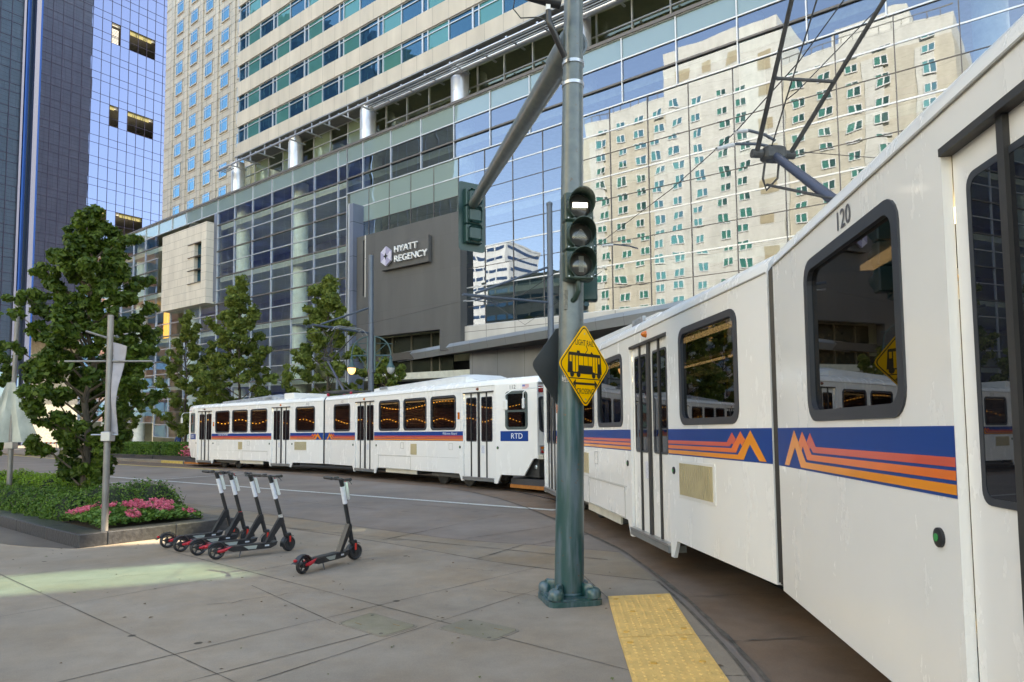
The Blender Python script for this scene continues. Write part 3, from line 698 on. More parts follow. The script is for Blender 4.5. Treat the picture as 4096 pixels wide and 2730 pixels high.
# ------------------------------------------------------------------ ground
def concrete(name, c, stain=0.16, tint=(0.9, 0.8, 0.65), gum=False, rough=0.75, sc=1.0, mps=(1, 1, 1)):
    M = bpy.data.materials.new(name); M.use_nodes = True; nt = M.node_tree; n = nt.nodes; l = nt.links
    b = n['Principled BSDF']; g = n.new('ShaderNodeNewGeometry'); mp = n.new('ShaderNodeMapping'); mp.inputs['Scale'].default_value = mps
    l.new(g.outputs['Position'], mp.inputs[0])
    def noise(s, d=6, r=0.6):
        t = n.new('ShaderNodeTexNoise'); t.inputs['Scale'].default_value = s; t.inputs['Detail'].default_value = d; t.inputs['Roughness'].default_value = r
        l.new(mp.outputs[0], t.inputs[0]); return t
    def rng_(sock, a, b_, c_, d):
        r = n.new('ShaderNodeMapRange'); l.new(sock, r.inputs['Value'])
        for k, v in zip(('From Min', 'From Max', 'To Min', 'To Max'), (a, b_, c_, d)): r.inputs[k].default_value = v
        return r.outputs[0]
    big = rng_(noise(0.45*sc).outputs[0], 0.32, 0.68, 1-stain, 1+stain*0.7)
    mid = rng_(noise(4*sc).outputs[0], 0.3, 0.7, 1-stain*0.4, 1+stain*0.3)
    fine = rng_(noise(110, 3).outputs[0], 0.3, 0.7, 0.90, 1.09)
    m1 = n.new('ShaderNodeMath'); m1.operation = 'MULTIPLY'; l.new(big, m1.inputs[0]); l.new(mid, m1.inputs[1])
    m2 = n.new('ShaderNodeMath'); m2.operation = 'MULTIPLY'; l.new(m1.outputs[0], m2.inputs[0]); l.new(fine, m2.inputs[1])
    last = m2.outputs[0]
    # dark smears and spots
    v = n.new('ShaderNodeTexVoronoi'); v.inputs['Scale'].default_value = 1.25 if gum else 0.8; l.new(mp.outputs[0], v.inputs[0])
    sp = rng_(v.outputs['Distance'], 0.036 if gum else 0.05, 0.052 if gum else 0.11, 0.25 if gum else 0.80, 1.0)
    m3 = n.new('ShaderNodeMath'); m3.operation = 'MULTIPLY'; l.new(last, m3.inputs[0]); l.new(sp, m3.inputs[1]); last = m3.outputs[0]
    st = noise(1.7*sc, 8, 0.7); sm = rng_(st.outputs[0], 0.62, 0.74, 1.0, 0.78)
    m4 = n.new('ShaderNodeMath'); m4.operation = 'MULTIPLY'; l.new(last, m4.inputs[0]); l.new(sm, m4.inputs[1]); last = m4.outputs[0]
    mix = n.new('ShaderNodeMix'); mix.data_type = 'RGBA'; mix.inputs[6].default_value = (*c, 1); mix.inputs[7].default_value = (*[a*b_ for a, b_ in zip(c, tint)], 1)
    tn = rng_(noise(0.8*sc, 5).outputs[0], 0.4, 0.7, 0, 1); l.new(tn, mix.inputs[0])
    vm = n.new('ShaderNodeVectorMath'); vm.operation = 'SCALE'; l.new(mix.outputs[2], vm.inputs[0]); l.new(last, vm.inputs['Scale'])
    l.new(vm.outputs[0], b.inputs['Base Color']); b.inputs['Roughness'].default_value = rough; b.inputs['Specular IOR Level'].default_value = 0.3
    bm = n.new('ShaderNodeBump'); bm.inputs['Strength'].default_value = 0.25; bm.inputs['Distance'].default_value = 0.006
    nb = noise(60, 5); l.new(nb.outputs[0], bm.inputs['Height']); l.new(bm.outputs[0], b.inputs['Normal'])
    return M
roadm = concrete('road_concrete', (0.212, 0.180, 0.158), 0.2, (1.0, 0.93, 0.86), sc=0.8)
walkm = concrete('pavement_concrete', (0.272, 0.230, 0.185), 0.22, (1.0, 0.92, 0.82), gum=True)
gutm = concrete('gutter_concrete', (0.24, 0.20, 0.155), 0.2, (1.0, 0.88, 0.74))
trackm = concrete('track_concrete', (0.19, 0.135, 0.10), 0.25, (0.95, 0.82, 0.7), sc=1.2)
kerbm = concrete('kerb_concrete', (0.24, 0.21, 0.175), 0.12)
jointm = mat('joint_filler', (0.095, 0.08, 0.065), 0.9, amt=0.4, scale=9)
paintw = mat('worn_white_paint', (0.50, 0.51, 0.48), 0.6, amt=0.35, scale=14)
painty = mat('worn_yellow_paint', (0.50, 0.36, 0.10), 0.6, amt=0.35, scale=9)

def sheet(name, pts, z, M, kind='structure'):
    m_ = MB(); tris = tessellate_polygon([[Vector((x, y, 0)) for x, y in pts]])
    m_.add([(x, y, z) for x, y in pts], [list(t) for t in tris]); o = m_.build(name, M)
    for p in o.data.polygons:
        if p.normal.z < 0: p.flip()
    o['kind'] = kind; return o
def smooth(pts, n=6):
    P = [Vector((p[0], p[1], 0)) for p in pts]; out = []
    for i in range(len(P)-1):
        a, b, c, d = P[max(i-1, 0)], P[i], P[i+1], P[min(i+2, len(P)-1)]
        for k in range(n):
            t = k/n; out.append(0.5*((2*b)+(c-a)*t+(2*a-5*b+4*c-d)*t*t+(3*b-a-3*c+d)*t**3))
    out.append(P[-1]); return [(p.x, p.y) for p in out]
def strip(m_, pts, w, z, jit=0.0):
    P = [Vector((x, y, 0)) for x, y in pts]; L = []
    for i, p in enumerate(P):
        t = (P[min(i+1, len(P)-1)]-P[max(i-1, 0)]).normalized(); nn = Vector((-t.y, t.x, 0))
        ww = w*(1+random.uniform(-jit, jit))/2; o = nn*random.uniform(-jit, jit)*w*0.4
        L.append((p+nn*ww+o, p-nn*ww+o))
    for (a, b), (c, d) in zip(L[:-1], L[1:]):
        m_.quad((a.x, a.y, z), (b.x, b.y, z), (d.x, d.y, z), (c.x, c.y, z))
def dens(a, b, n=12):
    return [(a[0]+(b[0]-a[0])*i/n, a[1]+(b[1]-a[1])*i/n) for i in range(n+1)]

sheet('ground', [(-900, -900), (900, -900), (900, 900), (-900, 900)], 0, roadm)
# track lane: brown concrete that follows the curve of the rails
lane_in = smooth([(-29, 46), (-18.6, 37.4), (-9.0, 29.2), (-5.4, 25.4), (-2.15, 21.9), (-0.6, 18.9), (0.38, 15.85), (1.2, 12.4), (1.62, 10.3), (1.79, 8.2), (1.84, 6.6), (1.80, 5.0), (1.62, 3.0), (1.1, 0.0), (0.2, -4.0), (-1.5, -9)])
def offset(pts, d):
    out = []
    for i, p in enumerate(pts):
        a = Vector(pts[max(i-1, 0)]+(0,)); b = Vector(pts[min(i+1, len(pts)-1)]+(0,)); t = (b-a).normalized()
        out.append((p[0]-t.y*d, p[1]+t.x*d))
    return out
lane_out = offset(lane_in, 4.3)
sheet('track_lane', lane_in+lane_out[::-1], 0.004, trackm)
rl = MB(); gr = MB()
for d in (1.25, 2.69):
    strip(gr, offset(lane_in, d), 0.15, 0.008); strip(rl, offset(lane_in, d+0.02), 0.06, 0.013); 
struct(gr.build('rail_groove', mat('rail_groove', (0.03, 0.028, 0.025), 0.8)))
struct(rl.build('rails', mat('rail_steel', (0.36, 0.35, 0.36), 0.3, metal=0.9)))
# pavement
walk_edge = smooth([(-14.5, 21.8), (-7.2, 15.7), (-4.5, 13.24), (-2.57, 11.65), (-1.2, 10.4), (-0.3, 9.55), (0.45, 9.0), (1.05, 8.62), (1.68, 8.25)])
walk = walk_edge+[(1.72, 7.6), (1.72, 6.2), (1.68, 5.0), (1.5, 3.0), (1.0, 0.0), (0.1, -4), (-1.6, -9), (-60, -9), (-60, 60), (-45, 50)]
walk = walk_edge+[(1.72, 7.6), (1.74, 6.2), (1.69, 5.0), (1.5, 3.0), (1.0, 0.0), (0.1, -4), (-1.6, -9), (-50, -9), (-50, 51)]
sheet('pavement', walk, 0.006, walkm)
# gutter apron between pavement and road
gout = [(-15.2, 23.4), (-7.0, 16.7), (-4.4, 14.4), (-2.39, 12.7), (-0.9, 11.5), (0.3, 10.9), (1.55, 10.2)]
sheet('gutter', walk_edge+[(1.74, 8.3)]+smooth(gout)[::-1], 0.003, gutm)
J = MB()
strip(J, walk_edge, 0.02, 0.010, 0.5); strip(J, smooth(gout), 0.018, 0.010, 0.5)
strip(J, [p for p in lane_in if 4 < p[1] < 22], 0.045, 0.0125, 0.5)
strip(J, smooth([(1.70, 8.2), (1.73, 7.4), (1.74, 6.2), (1.69, 5.0), (1.5, 3.0)]), 0.03, 0.0128, 0.3)
for a, b in [((-6.65, 8.98), (-2.6, 5.55)), ((-5.41, 10.75), (1.0, 5.1)), ((-2.6, 5.55), (-1.6, 4.7)), ((-5.1, 6.9), (-2.2, 10.55)), ((-1.87, 5.08), (0.45, 8.1)),
             ((-3.4, 5.0), (0.3, 9.1)), ((-8.2, 6.6), (-5.41, 10.0)), ((1.0, 7.45), (0.85, 8.7)), ((0.6, 7.35), (1.0, 7.4)), ((-1.68, 6.56), (-3.1, 8.2)),
             ((1.74, 6.05), (1.60, 6.07)), ((1.69, 5.1), (1.52, 5.1)), ((-12, 13.3), (-6.65, 8.98)), ((-4.0, 3.4), (-1.2, 6.3))]:
    strip(J, dens(a, b), 0.009, 0.010, 0.5)
# road slab joints, ragged
for a, b in [((-2.2, 11.5), (-0.2, 14.9)), ((-4.6, 13.3), (1.3, 9.6)), ((-4.4, 14.4), (-10.5, 19.2)), ((-0.9, 11.5), (1.0, 13.2)), ((-6.6, 16.4), (-2.0, 21.4)), ((-12, 22.5), (-6, 28)), ((0.3, 10.9), (1.3, 12.0)),
             ((-2.5, 17.0), (0.3, 15.0)), ((-14, 20.5), (-4, 28)), ((-0.5, 9.8), (0.2, 11.0)), ((-7.5, 19.5), (-3.2, 16.1))]:
    strip(J, dens(a, b, 24), 0.016, 0.009, 0.9)
for a, b in [((1.66, 9.6), (3.2, 9.9)), ((1.86, 7.45), (4.0, 7.7)), ((1.82, 5.9), (4, 6.2)), ((1.76, 4.6), (4, 4.9)), ((1.2, 12.3), (3.0, 12.8))]:
    strip(J, dens(a, b, 20), 0.012, 0.0125, 0.9)
struct(J.build('pavement_joints', jointm))
Wp = MB()
strip(Wp, dens((-20.5, 31.8), (0.95, 15.55), 60), 0.19, 0.0105, 0.12)
strip(Wp, dens((-15.2, 25.5), (-12.0, 30.6), 20), 0.14, 0.0095, 0.12)
strip(Wp, dens((-26, 31.5), (-20.5, 34.5), 20), 0.12, 0.0095, 0.12)
struct(Wp.build('white_road_marking', paintw))
Yp = MB()
strip(Yp, smooth([(-49.2, 65.8), (-38, 55.3), (-24.4, 42.0), (-17.2, 36.2), (-14.4, 33.9)]), 0.32, 0.0115, 0.15)
struct(Yp.build('yellow_road_marking', painty))
# far side kerb and walk
kd = Vector((0.77, -0.637, 0)).normalized(); kn = Vector((0.637, 0.77, 0)).normalized(); K0 = Vector((-23, 44, 0))
def KP(t, d, z): return K0+kd*t+kn*d+Vector((0, 0, z))
kb = MB(); kb.box(-60, 4.0, 0, 0.18, 0, 0.15, KP); struct(kb.build('kerb', kerbm))
kb = MB(); kb.box(-60, 60, 0.19, 28, 0.0, 0.14, lambda t, d, z: KP(t if d < 5 or t < 3.8 else t, d, z))
fw_ = MB(); fw_.add([KP(-60, 0.19, 0.14), KP(3.9, 0.19, 0.14), KP(3.9, 7.5, 0.14), KP(60, 7.5, 0.14), KP(60, 24, 0.14), KP(-60, 24, 0.14)], [[0, 1, 2, 5], [2, 3, 4, 5]])
struct(fw_.build('far_pavement', walkm, recalc=False))
yk = MB(); yk.box(1.0, 3.98, -0.003, 0.0, 0.0, 0.15, KP); yk.box(1.0, 3.98, -0.003, 0.16, 0.15, 0.153, KP); struct(yk.build('yellow_kerb_marking', painty))

# tactile paving, two plates with truncated domes
yel = mat('tactile_yellow', (0.66, 0.41, 0.13), 0.65, amt=0.16, scale=7, bump=0.3, bscale=120)
tp = [(1.01, 7.49), (1.70, 7.59), (1.59, 6.09), (0.90, 6.02)]; tp2 = [(0.90, 6.01), (1.59, 6.08), (1.50, 4.55), (0.81, 4.52)]
def tact(c, label):
    base = Vector((c[3][0], c[3][1], 0.006)); th_ = thing('tactile_paving', label, 'tactile paving', base, 0, 'yellow tactile plates')
    def Q(a, b, z):
        p = [Vector((x, y, 0)) for x, y in c]; lo = p[3].lerp(p[2], a); hi = p[0].lerp(p[1], a); q = lo.lerp(hi, b); return Vector((q.x, q.y, 0.006+z))-base
    MB().box(0.003, 0.997, 0.003, 0.997, 0, 0.01, Q).build('plate', yel, th_)
    dm = MB()
    for i in range(10):
        for j in range(20):
            a = (i+0.5)/10; b = (j+0.5)/20
            if random.random() < 0.03: continue
            q = Q(a, b, 0.01); dm.lathe([(0.016, 0), (0.011, 0.005)], 8, lambda x, y, z, q=q: (q.x+x, q.y+y, q.z+z))
    dm.build('domes', yel, th_)['kind'] = 'stuff'
    bl = MB()
    for a, b in ((0.12, 0.9), (0.8, 0.93), (0.12, 0.1), (0.88, 0.12), (0.3, 0.55), (0.85, 0.55)):
        q = Q(a, b, 0.01); bl.lathe([(0.028, 0), (0.026, 0.006)], 12, lambda x, y, z, q=q: (q.x+x, q.y+y, q.z+z))
    bl.build('bolt_cap', mat('bolt_cap_orange', (0.55, 0.30, 0.05), 0.6), th_)
tact(tp, 'yellow tactile plate nearest the green pole, worn, with dark spots'); tact(tp2, 'yellow tactile plate at the bottom edge of the picture')

# utility covers
def cover(cs, label):
    cx = sum(p[0] for p in cs)/4; cy_ = sum(p[1] for p in cs)/4; b = thing('utility_cover', label, 'utility cover', (cx, cy_, 0.006), 0, 'utility covers in the pavement')
    # rounded quadrilateral
    def rq(k, z):
        P = []
        for i in range(4):
            p = Vector((cs[i][0]-cx, cs[i][1]-cy_, 0))*k; a = Vector((cs[i-1][0]-cx, cs[i-1][1]-cy_, 0))*k; c = Vector((cs[(i+1) % 4][0]-cx, cs[(i+1) % 4][1]-cy_, 0))*k
            s_ = p+(a-p).normalized()*0.07; e = p+(c-p).normalized()*0.07
            for t in (0, .25, .5, .75, 1): q = s_*(1-t)**2+p*2*t*(1-t)+e*t*t; P.append((q.x, q.y))
        return P
    ring = MB().prism(rq(1.0, 0), 0, 0.004, lambda a, c, d: (a, c, d), holes=[rq(0.93, 0)]); ring.build('rim', kerbm, b)
    MB().prism(rq(0.915, 0), 0, 0.005, lambda a, c, d: (a, c, d)).build('lid', concrete('cover_concrete', (0.24, 0.215, 0.165), 0.3, (0.9, 0.9, 0.7)), b)
    MB().prism(rq(0.93, 0), 0, 0.001, lambda a, c, d: (a, c, d), holes=[rq(0.915, 0)]).build('gap', jointm, b)
    d = (Vector(cs[2])-Vector(cs[1])).normalized()
    for i in (0, 2):
        sl_ = MB(); p = Vector((cs[i][0]-cx, cs[i][1]-cy_))*0.45
        sl_.box(-0.05, 0.05, -0.006, 0.006, 0.005, 0.0062, lambda x, y, z, p=p: (p.x+d.x*x-d.y*y, p.y+d.y*x+d.x*y, z))
        sl_.build('lifting_slot', mat('rusty_slot', (0.25, 0.16, 0.07), 0.8), b)
    for i in (1, 3):
        ht = MB(); p = Vector((cs[i][0]-cx, cs[i][1]-cy_))*0.72; ht.lathe([(0.02, 0.005), (0.018, 0.0062)], 10, lambda x, y, z, p=p: (p.x+x, p.y+y, z))
        ht.build('bolt_hole', jointm, b)
cover([(-1.68, 6.56), (-1.43, 6.95), (-0.87, 6.44), (-1.15, 6.1)], 'left one of two rectangular concrete covers flush in the pavement')
cover([(-0.72, 6.37), (-0.45, 6.71), (0.07, 6.29), (-0.18, 5.96)], 'concrete cover in the pavement closer to the green pole base')
# water stain by the planter
ws = [tuple((Vector((-6.89, 10.95, 0))+Vector((-.77, .637, 0)).normalized()*a+Vector((.637, .77, 0)).normalized()*b)[:2]) for a, b in smooth([(-.02, -.01), (6.5, -.01), (6.4, -.22), (4.6, -.30), (3.2, -.55), (1.8, -.62), (.9, -.42), (.2, -.12), (-.02, -.01)], 3)[:-1]]
sheet('wet_patch', ws, 0.0095, mat('wet_concrete', (0.12, 0.10, 0.085), 0.35, amt=0.2))

cr = MB(); random.seed(21)
for (x, y), (a, b) in (((-0.35, 7.9), (0.3, 7.5)), ((-3.2, 7.3), (-2.2, 7.9)), ((-0.9, 9.2), (-0.2, 8.9)), ((-5.6, 8.4), (-4.7, 8.9)), ((1.9, 8.6), (2.6, 9.2)), ((-2.6, 15), (-1.4, 16.2)), ((-6.5, 21), (-5.0, 20.2))):
    pts = [(x+(a-x)*t+random.gauss(0, .03), y+(b-y)*t+random.gauss(0, .03)) for t in np.linspace(0, 1, 14)]; strip(cr, pts, .007, .0128, .8)
struct(cr.build('pavement_cracks', jointm))
lt_ = MB()
for _ in range(150):
    x, y = random.uniform(-9, 1.6), random.uniform(4.6, 13); a = random.uniform(0, 6.28); s_ = random.uniform(.012, .03); lt_.mi = random.choice((0, 0, 1))
    if y > 8.9-.55*(x-1) : continue
    c, s = math.cos(a)*s_, math.sin(a)*s_; lt_.quad((x+c, y+s, .012), (x-s*.5, y+c*.5, .018), (x-c, y-s, .012), (x+s*.5, y-c*.5, .014))
o = lt_.build('fallen_leaves', [mat('dry_leaf', (0.10, 0.06, 0.03), 0.8), mat('green_litter', (0.10, 0.12, 0.03), 0.8)]); tag(o, 'small scattered dry leaves and litter on the near pavement', 'litter', kind='stuff')
# ------------------------------------------------------------------ light rail trains
bluep = mat('stripe_blue', (0.0, 0.045, 0.23), 0.4, amt=0.04, coat=0.0, spec=0.25)
redp = mat('stripe_red', (0.62, 0.075, 0.035), 0.3, amt=0.03, coat=0.3); orgp = mat('stripe_orange', (0.78, 0.15, 0.01), 0.3, amt=0.03, coat=0.3)
ambp = mat('stripe_amber', (0.82, 0.26, 0.005), 0.3, amt=0.03, coat=0.3)
rubber = mat('window_rubber', (0.03, 0.034, 0.042), 0.4, amt=0.1)
tglass = glass('train_window_glass', (0.16, 0.15, 0.15), 0.06, 0.0, gcol=(0.45, 0.47, 0.5), fres=0.6, rough=0.0)
sealm = mat('door_seal', (0.035, 0.033, 0.032), 0.5); decal = mat('decal_blue_grey', (0.25, 0.28, 0.45), 0.5)
numm = mat('dark_numerals', (0.10, 0.10, 0.11), 0.5); grillem = mat('cream_grille', (0.50, 0.42, 0.25), 0.5, metal=0.2)
tin = mat('tram_interior', (0.10, 0.095, 0.09), 0.7); seatm = mat('tram_seat', (0.10, 0.035, 0.035), 0.7)
stripl = mat('tram_ceiling_lamp', (1, 0.85, 0.5), 0.5, emit=(1, 0.8, 0.42), estr=1.6); polem = mat('grab_pole_yellow', (0.7, 0.45, 0.05), 0.4)
texw = mat('grey_roof_cover', (0.28, 0.30, 0.33), 0.6, amt=0.3, scale=6); acm = mat('roof_unit_white', (0.62, 0.64, 0.66), 0.4, amt=0.08, scale=2)
amberl = mat('amber_lens', (0.55, 0.13, 0.01), 0.25, coat=0.5); redl = mat('red_lens', (0.35, 0.02, 0.02), 0.25, coat=0.5); clearl = mat('clear_lens', (0.6, 0.65, 0.65), 0.1, metal=0.5)
greenl = mat('green_button', (0.02, 0.30, 0.08), 0.4); stepm = mat('step_metal', (0.22, 0.23, 0.23), 0.5, metal=0.5)
sillm = mat('sill_paint', (0.55, 0.53, 0.45), 0.5)
HW = 1.325
def yw(s, f): return HW if s <= 11.8+f else HW-(s-11.8-f)*0.19
def section(root, side_pt, d, vis, off, number, opts):
    """one half of a vehicle; side_pt = foot of the visible side at the joint, d = direction along, vis = +1/-1 lateral side that is seen"""
    d = Vector((d[0], d[1], 0)).normalized(); left = Vector((-d.y, d.x, 0))
    O = Vector((side_pt[0], side_pt[1], 0))-left*HW*vis-Vector(root.location); rz = math.atan2(d.y, d.x)
    L = 13.35+off; kw = dict(parent=root, loc=O, rot=(opts.get('tilt', 0)*1.0, 0, rz))
    Bm = lambda mb, n, M, sm=False, par=None: (mb.build(n, M, sm and root or root, sm, O, kw['rot']) if par is None else mb.build(n, M, par, sm))
    def text_(*a, **k): return text(*a, parent=None, **k)
    f = off; top = 3.2
    wins = [(0.62+f, 2.17+f), (4.58+f, 6.14+f), (6.40+f, 7.95+f), (8.20+f, 9.72+f)]; doors = [(2.6+f, 4.2+f), (10.1+f, 11.7+f)]
    body = MB()
    out1 = [(0, .45), (2.38+f, .45), (2.5+f, .23), (2.6+f, .23), (2.6+f, 3.03), (4.2+f, 3.03), (4.2+f, .23), (4.3+f, .23), (4.42+f, .45), (9.88+f, .45), (10.0+f, .23),
            (10.1+f, .23), (10.1+f, 3.03), (11.7+f, 3.03), (11.7+f, .23), (11.8+f, .23), (11.8+f, top), (0, top)]
    out2 = [(11.8+f, .23), (11.84+f, .23), (11.98+f, .5), (12.85+f, .5), (13.2+f, 1.0), (L, 1.02), (L, top), (11.8+f, top)]
    for sd_ in (1, -1):
        W = lambda a, b, dd, sd_=sd_: (a, sd_*(yw(a, f)-dd), b)
        body.prism(out1, 0, 0.045, W, holes=[rrect(a+.03, b-.03, 1.88, 2.97, .12) for a, b in wins])
        body.prism(out2, 0, 0.045, W, holes=[rrect(12.2+f, 12.98+f, 1.88, 2.95, .12)])
    # roof loft
    prof = [(1.0, 3.2), (0.985, 3.28), (0.94, 3.35), (0.85, 3.40), (0.6, 3.43), (0, 3.45)]
    prof = prof+[(-a, b) for a, b in prof[-2::-1]]; st = [0, 2, 5, 8, 11.8+f, 12.6+f, L-0.05, L+0.02]; P = []
    for i, s_ in enumerate(st):
        dz = 0 if i < 6 else (-0.03 if i == 6 else -0.2)
        for a, b in prof: P.append((s_, a*yw(s_, f), 3.2+(b-3.2)*(1 if i < 7 else 0.3)))
    N = len(prof); body.add(P, [[k*N+i, k*N+i+1, (k+1)*N+i+1, (k+1)*N+i] for k in range(len(st)-1) for i in range(N-1)]+[list(range(N)), [(len(st)-1)*N+i for i in range(N)]])
    body.box(0, 0.04, -HW+.05, HW-.05, .5, 3.2); body.box(0.1, 11.6+f, -HW+.06, HW-.06, 0.86, 0.92)
    # front shell: lower panel, pillars, brow
    fw2 = yw(L, f); FS = lambda a, b, dd: (L+0.10-abs(a)*0.08/1.0+dd-(b-1.0)*0.06, a, b)
    front = [(-fw2, 1.0), (fw2, 1.0), (fw2, 3.2), (-fw2, 3.2)]
    body.prism(front, -0.05, 0.0, FS, holes=[rrect(-fw2+.12, fw2-.12, 1.78, 2.78, .1), rrect(-0.62, 0.62, 2.84, 3.12, .06)])
    bo = Bm(body, 'car_body', trwhite, True)
    Bm(MB().prism(rrect(-fw2+.1, fw2-.1, 1.76, 2.80, .12), 0.0, 0.015, FS, holes=[rrect(-fw2+.16, fw2-.16, 1.82, 2.74, .1)]), 'windscreen_frame', rubber)
    Bm(MB().prism(rrect(-fw2+.14, fw2-.14, 1.80, 2.76, .1), -0.02, 0.0, FS), 'windscreen', tglass)
    Bm(MB().prism(rrect(-0.66, 0.66, 2.82, 3.14, .08), 0.0, 0.012, FS), 'destination_sign', rubber)
    for sy in (1, -1):
        y = sy*(fw2-0.33)
        Bm(MB().prism([(y-.26, 1.14), (y+.26, 1.14), (y+.26, 1.38), (y-.26, 1.38)], 0.0, 0.02, FS), 'headlight_housing', grey)
        h = MB().prism(rrect(y-.22, y+.02, 1.16, 1.36, .04) if sy > 0 else rrect(y-.02, y+.22, 1.16, 1.36, .04), 0.02, 0.05, FS); Bm(h, 'headlight', clearl)
        yy = y+sy*(-0.0); a0 = y+.05 if sy > 0 else y-.23
        h = MB().prism(rrect(a0, a0+.18, 1.27, 1.35, .03), 0.02, 0.045, FS); Bm(h, 'indicator', amberl)
        h = MB().prism(rrect(a0, a0+.18, 1.16, 1.24, .03), 0.02, 0.045, FS); Bm(h, 'tail_light', redl)
        yl = sy*(fw2-.2); Bm(MB().prism(rrect(yl-.07, yl+.07, 2.92, 3.1, .03), 0.0, 0.05, FS), 'marker_light', redl)
    bp = MB()
    for z in (0.99, 1.035, 1.08): bp.box(L-0.05, L+0.2, -fw2+.02, fw2-.02, z, z+0.03)
    Bm(bp, 'anticlimber', sillm)
    wp_ = MB().tube((L+.16, -.4*vis, 1.72), (L+.12, -.75*vis, 2.3), .015, n=6); Bm(wp_, 'wiper', black)
    # plough with orange lip, coupler, fog lamp
    pl = MB(); pl.box(12.15+f, L+.45, -fw2, fw2, 0.22, 0.40); Bm(pl, 'plough', mat('plough_dark', (0.05, 0.05, 0.055), 0.5))
    pl = MB().box(12.12+f, L+.48, -fw2-.02, fw2+.02, 0.12, 0.22); Bm(pl, 'plough_lip', mat('plough_orange', (0.42, 0.15, 0.03), 0.6, amt=0.2, scale=9))
    cpl = MB().tube((12.2+f, 0, .62), (L+.75, 0, .62), .12, n=10); cpl.bbox(L+.5, L+.95, -.2, .2, .45, .85, .03); cpl.box(12.0+f, L-.1, -fw2+.15, fw2-.15, .45, .98)
    Bm(cpl, 'coupler', dark)
    Bm(MB().lathe([(.11, -.05), (.12, .03), (.09, .07)], 14, lambda x, y, z: (L-.25+z, (fw2-.25)*vis+x, .75+y)), 'fog_lamp', clearl, True)
    # interior
    it = MB().box(0.1, L-.3, -.3, .3, .93, 1.0); it.box(2.3+f, 2.36+f, -1.2, -.4, .95, 2.4); it.box(4.42+f, 4.48+f, -1.2, -.4, .95, 2.4)
    it.box(0.1, 12.0+f, -1.25, 1.25, 3.1, 3.14)
    Bm(it, 'interior', tin)
    se = MB()
    for s_ in [0.9, 1.7, 4.9, 5.7, 6.7, 7.5, 8.4, 9.3]:
        for y in (-.85, .85): se.bbox(s_+f-.25, s_+f+.2, y-.38, y+.38, 1.3, 1.42, .03); se.bbox(s_+f-.3, s_+f-.2, y-.38, y+.38, 1.35, 2.02, .03)
    Bm(se, 'seats', seatm)
    cl = MB()
    for y in (-.75, .75): cl.box(0.5, 11.5+f, y-.05, y+.05, 3.02, 3.06)
    Bm(cl, 'ceiling_lamp', stripl)
    gp = MB()
    for y in (-.55, .55): gp.tube((0.4, y, 2.75), (11.6+f, y, 2.75), .018, n=6)
    for s_ in (2.45, 4.35, 9.95, 11.75): gp.tube((s_+f, .6, .95), (s_+f, .6, 3.0), .018, n=6); gp.tube((s_+f, -.6, .95), (s_+f, -.6, 3.0), .018, n=6)
    Bm(gp, 'grab_pole', polem)
    Bm(MB().box(11.85+f, 11.9+f, -1.2, 1.2, .92, 3.05), 'cab_bulkhead', tin)
    # windows
    for sd_ in (vis, -vis):
        W = lambda a, b, dd, sd_=sd_: (a, sd_*(yw(a, f)+dd), b)
        for a, b in wins:
            fo = Bm(MB().prism(rrect(a, b, 1.85, 3.0, .15), -0.03, 0.012, W, holes=[rrect(a+.075, b-.075, 1.925, 2.925, .1)]), 'window_frame', rubber)
            Bm(MB().prism(rrect(a+.05, b-.05, 1.90, 2.95, .1), -0.028, -0.022, W), 'window_pane', tglass, par=fo)
        fo = Bm(MB().prism(rrect(12.17+f, 13.01+f, 1.84, 2.98, .13), -0.03, 0.012, W, holes=[rrect(12.25+f, 12.93+f, 2.42, 2.9, .05), rrect(12.25+f, 12.93+f, 1.92, 2.36, .05)]), 'cab_window_frame', mat('cab_frame_green', (0.06, 0.085, 0.085), 0.4))
        Bm(MB().prism(rrect(12.2+f, 12.98+f, 1.9, 2.92, .05), -0.025, -0.02, W), 'window_pane', tglass, par=fo)
        for a, b in doors:
            m_ = (a+b)/2; q = (b-a)/4
            lf = MB()
            for i in range(4): 
                x0, x1 = a+q*i+.008, a+q*(i+1)-.008
                hz = (x0, x1)
                lf.prism([(x0, .36), (x1, .36), (x1, 3.0), (x0, 3.0)], -0.075, -0.045, W, holes=[[(x0 + (.13 if i % 2 == 0 else -.0) + .0, 1.50), (x1-(.0 if i % 2 == 0 else .13), 1.50), (x1-(.0 if i % 2 == 0 else .13), 2.86), (x0+(.13 if i % 2 == 0 else 0), 2.86)]] if False else [])
            do = Bm(lf, 'door', trwhite)
            for k in (0, 1):
                x0 = a+2*q*k+.12; x1 = a+2*q*(k+1)-.12
                Bm(MB().prism(rrect(x0, x1, 1.48, 2.87, .06), -0.044, -0.036, W, holes=[rrect(x0+.03, x1-.03, 1.51, 2.84, .05)]), 'door_window_frame', rubber, par=do)
                Bm(MB().prism(rrect(x0+.02, x1-.02, 1.50, 2.85, .05), -0.043, -0.038, W), 'door_glass', glass_door, par=do)
            sl_ = MB()
            for i, wd in ((1, .022), (2, .045), (3, .022)): sl_.prism([(a+q*i-wd, .37), (a+q*i+wd, .37), (a+q*i+wd, 3.0), (a+q*i-wd, 3.0)], -0.05, -0.012 if i == 2 else -0.02, W)
            sl_.prism([(a, 3.0), (b, 3.0), (b, 3.035), (a, 3.035)], -0.08, 0.01, W)
            Bm(sl_, 'door_seal', sealm, par=do)
            Bm(MB().prism([(m_+.12, 1.12), (m_+.27, 1.12), (m_+.27, 1.36), (m_+.12, 1.36)], -0.045, -0.043, W), 'door_notice', mat('notice', (0.55, 0.56, 0.62), 0.5, amt=0.4, scale=60), par=do)
            sp = MB(); sp.prism([(a-.0, .27), (b+.0, .27), (b, .355), (a, .355)], -0.2, 0.03, W); Bm(sp, 'door_step', stepm)
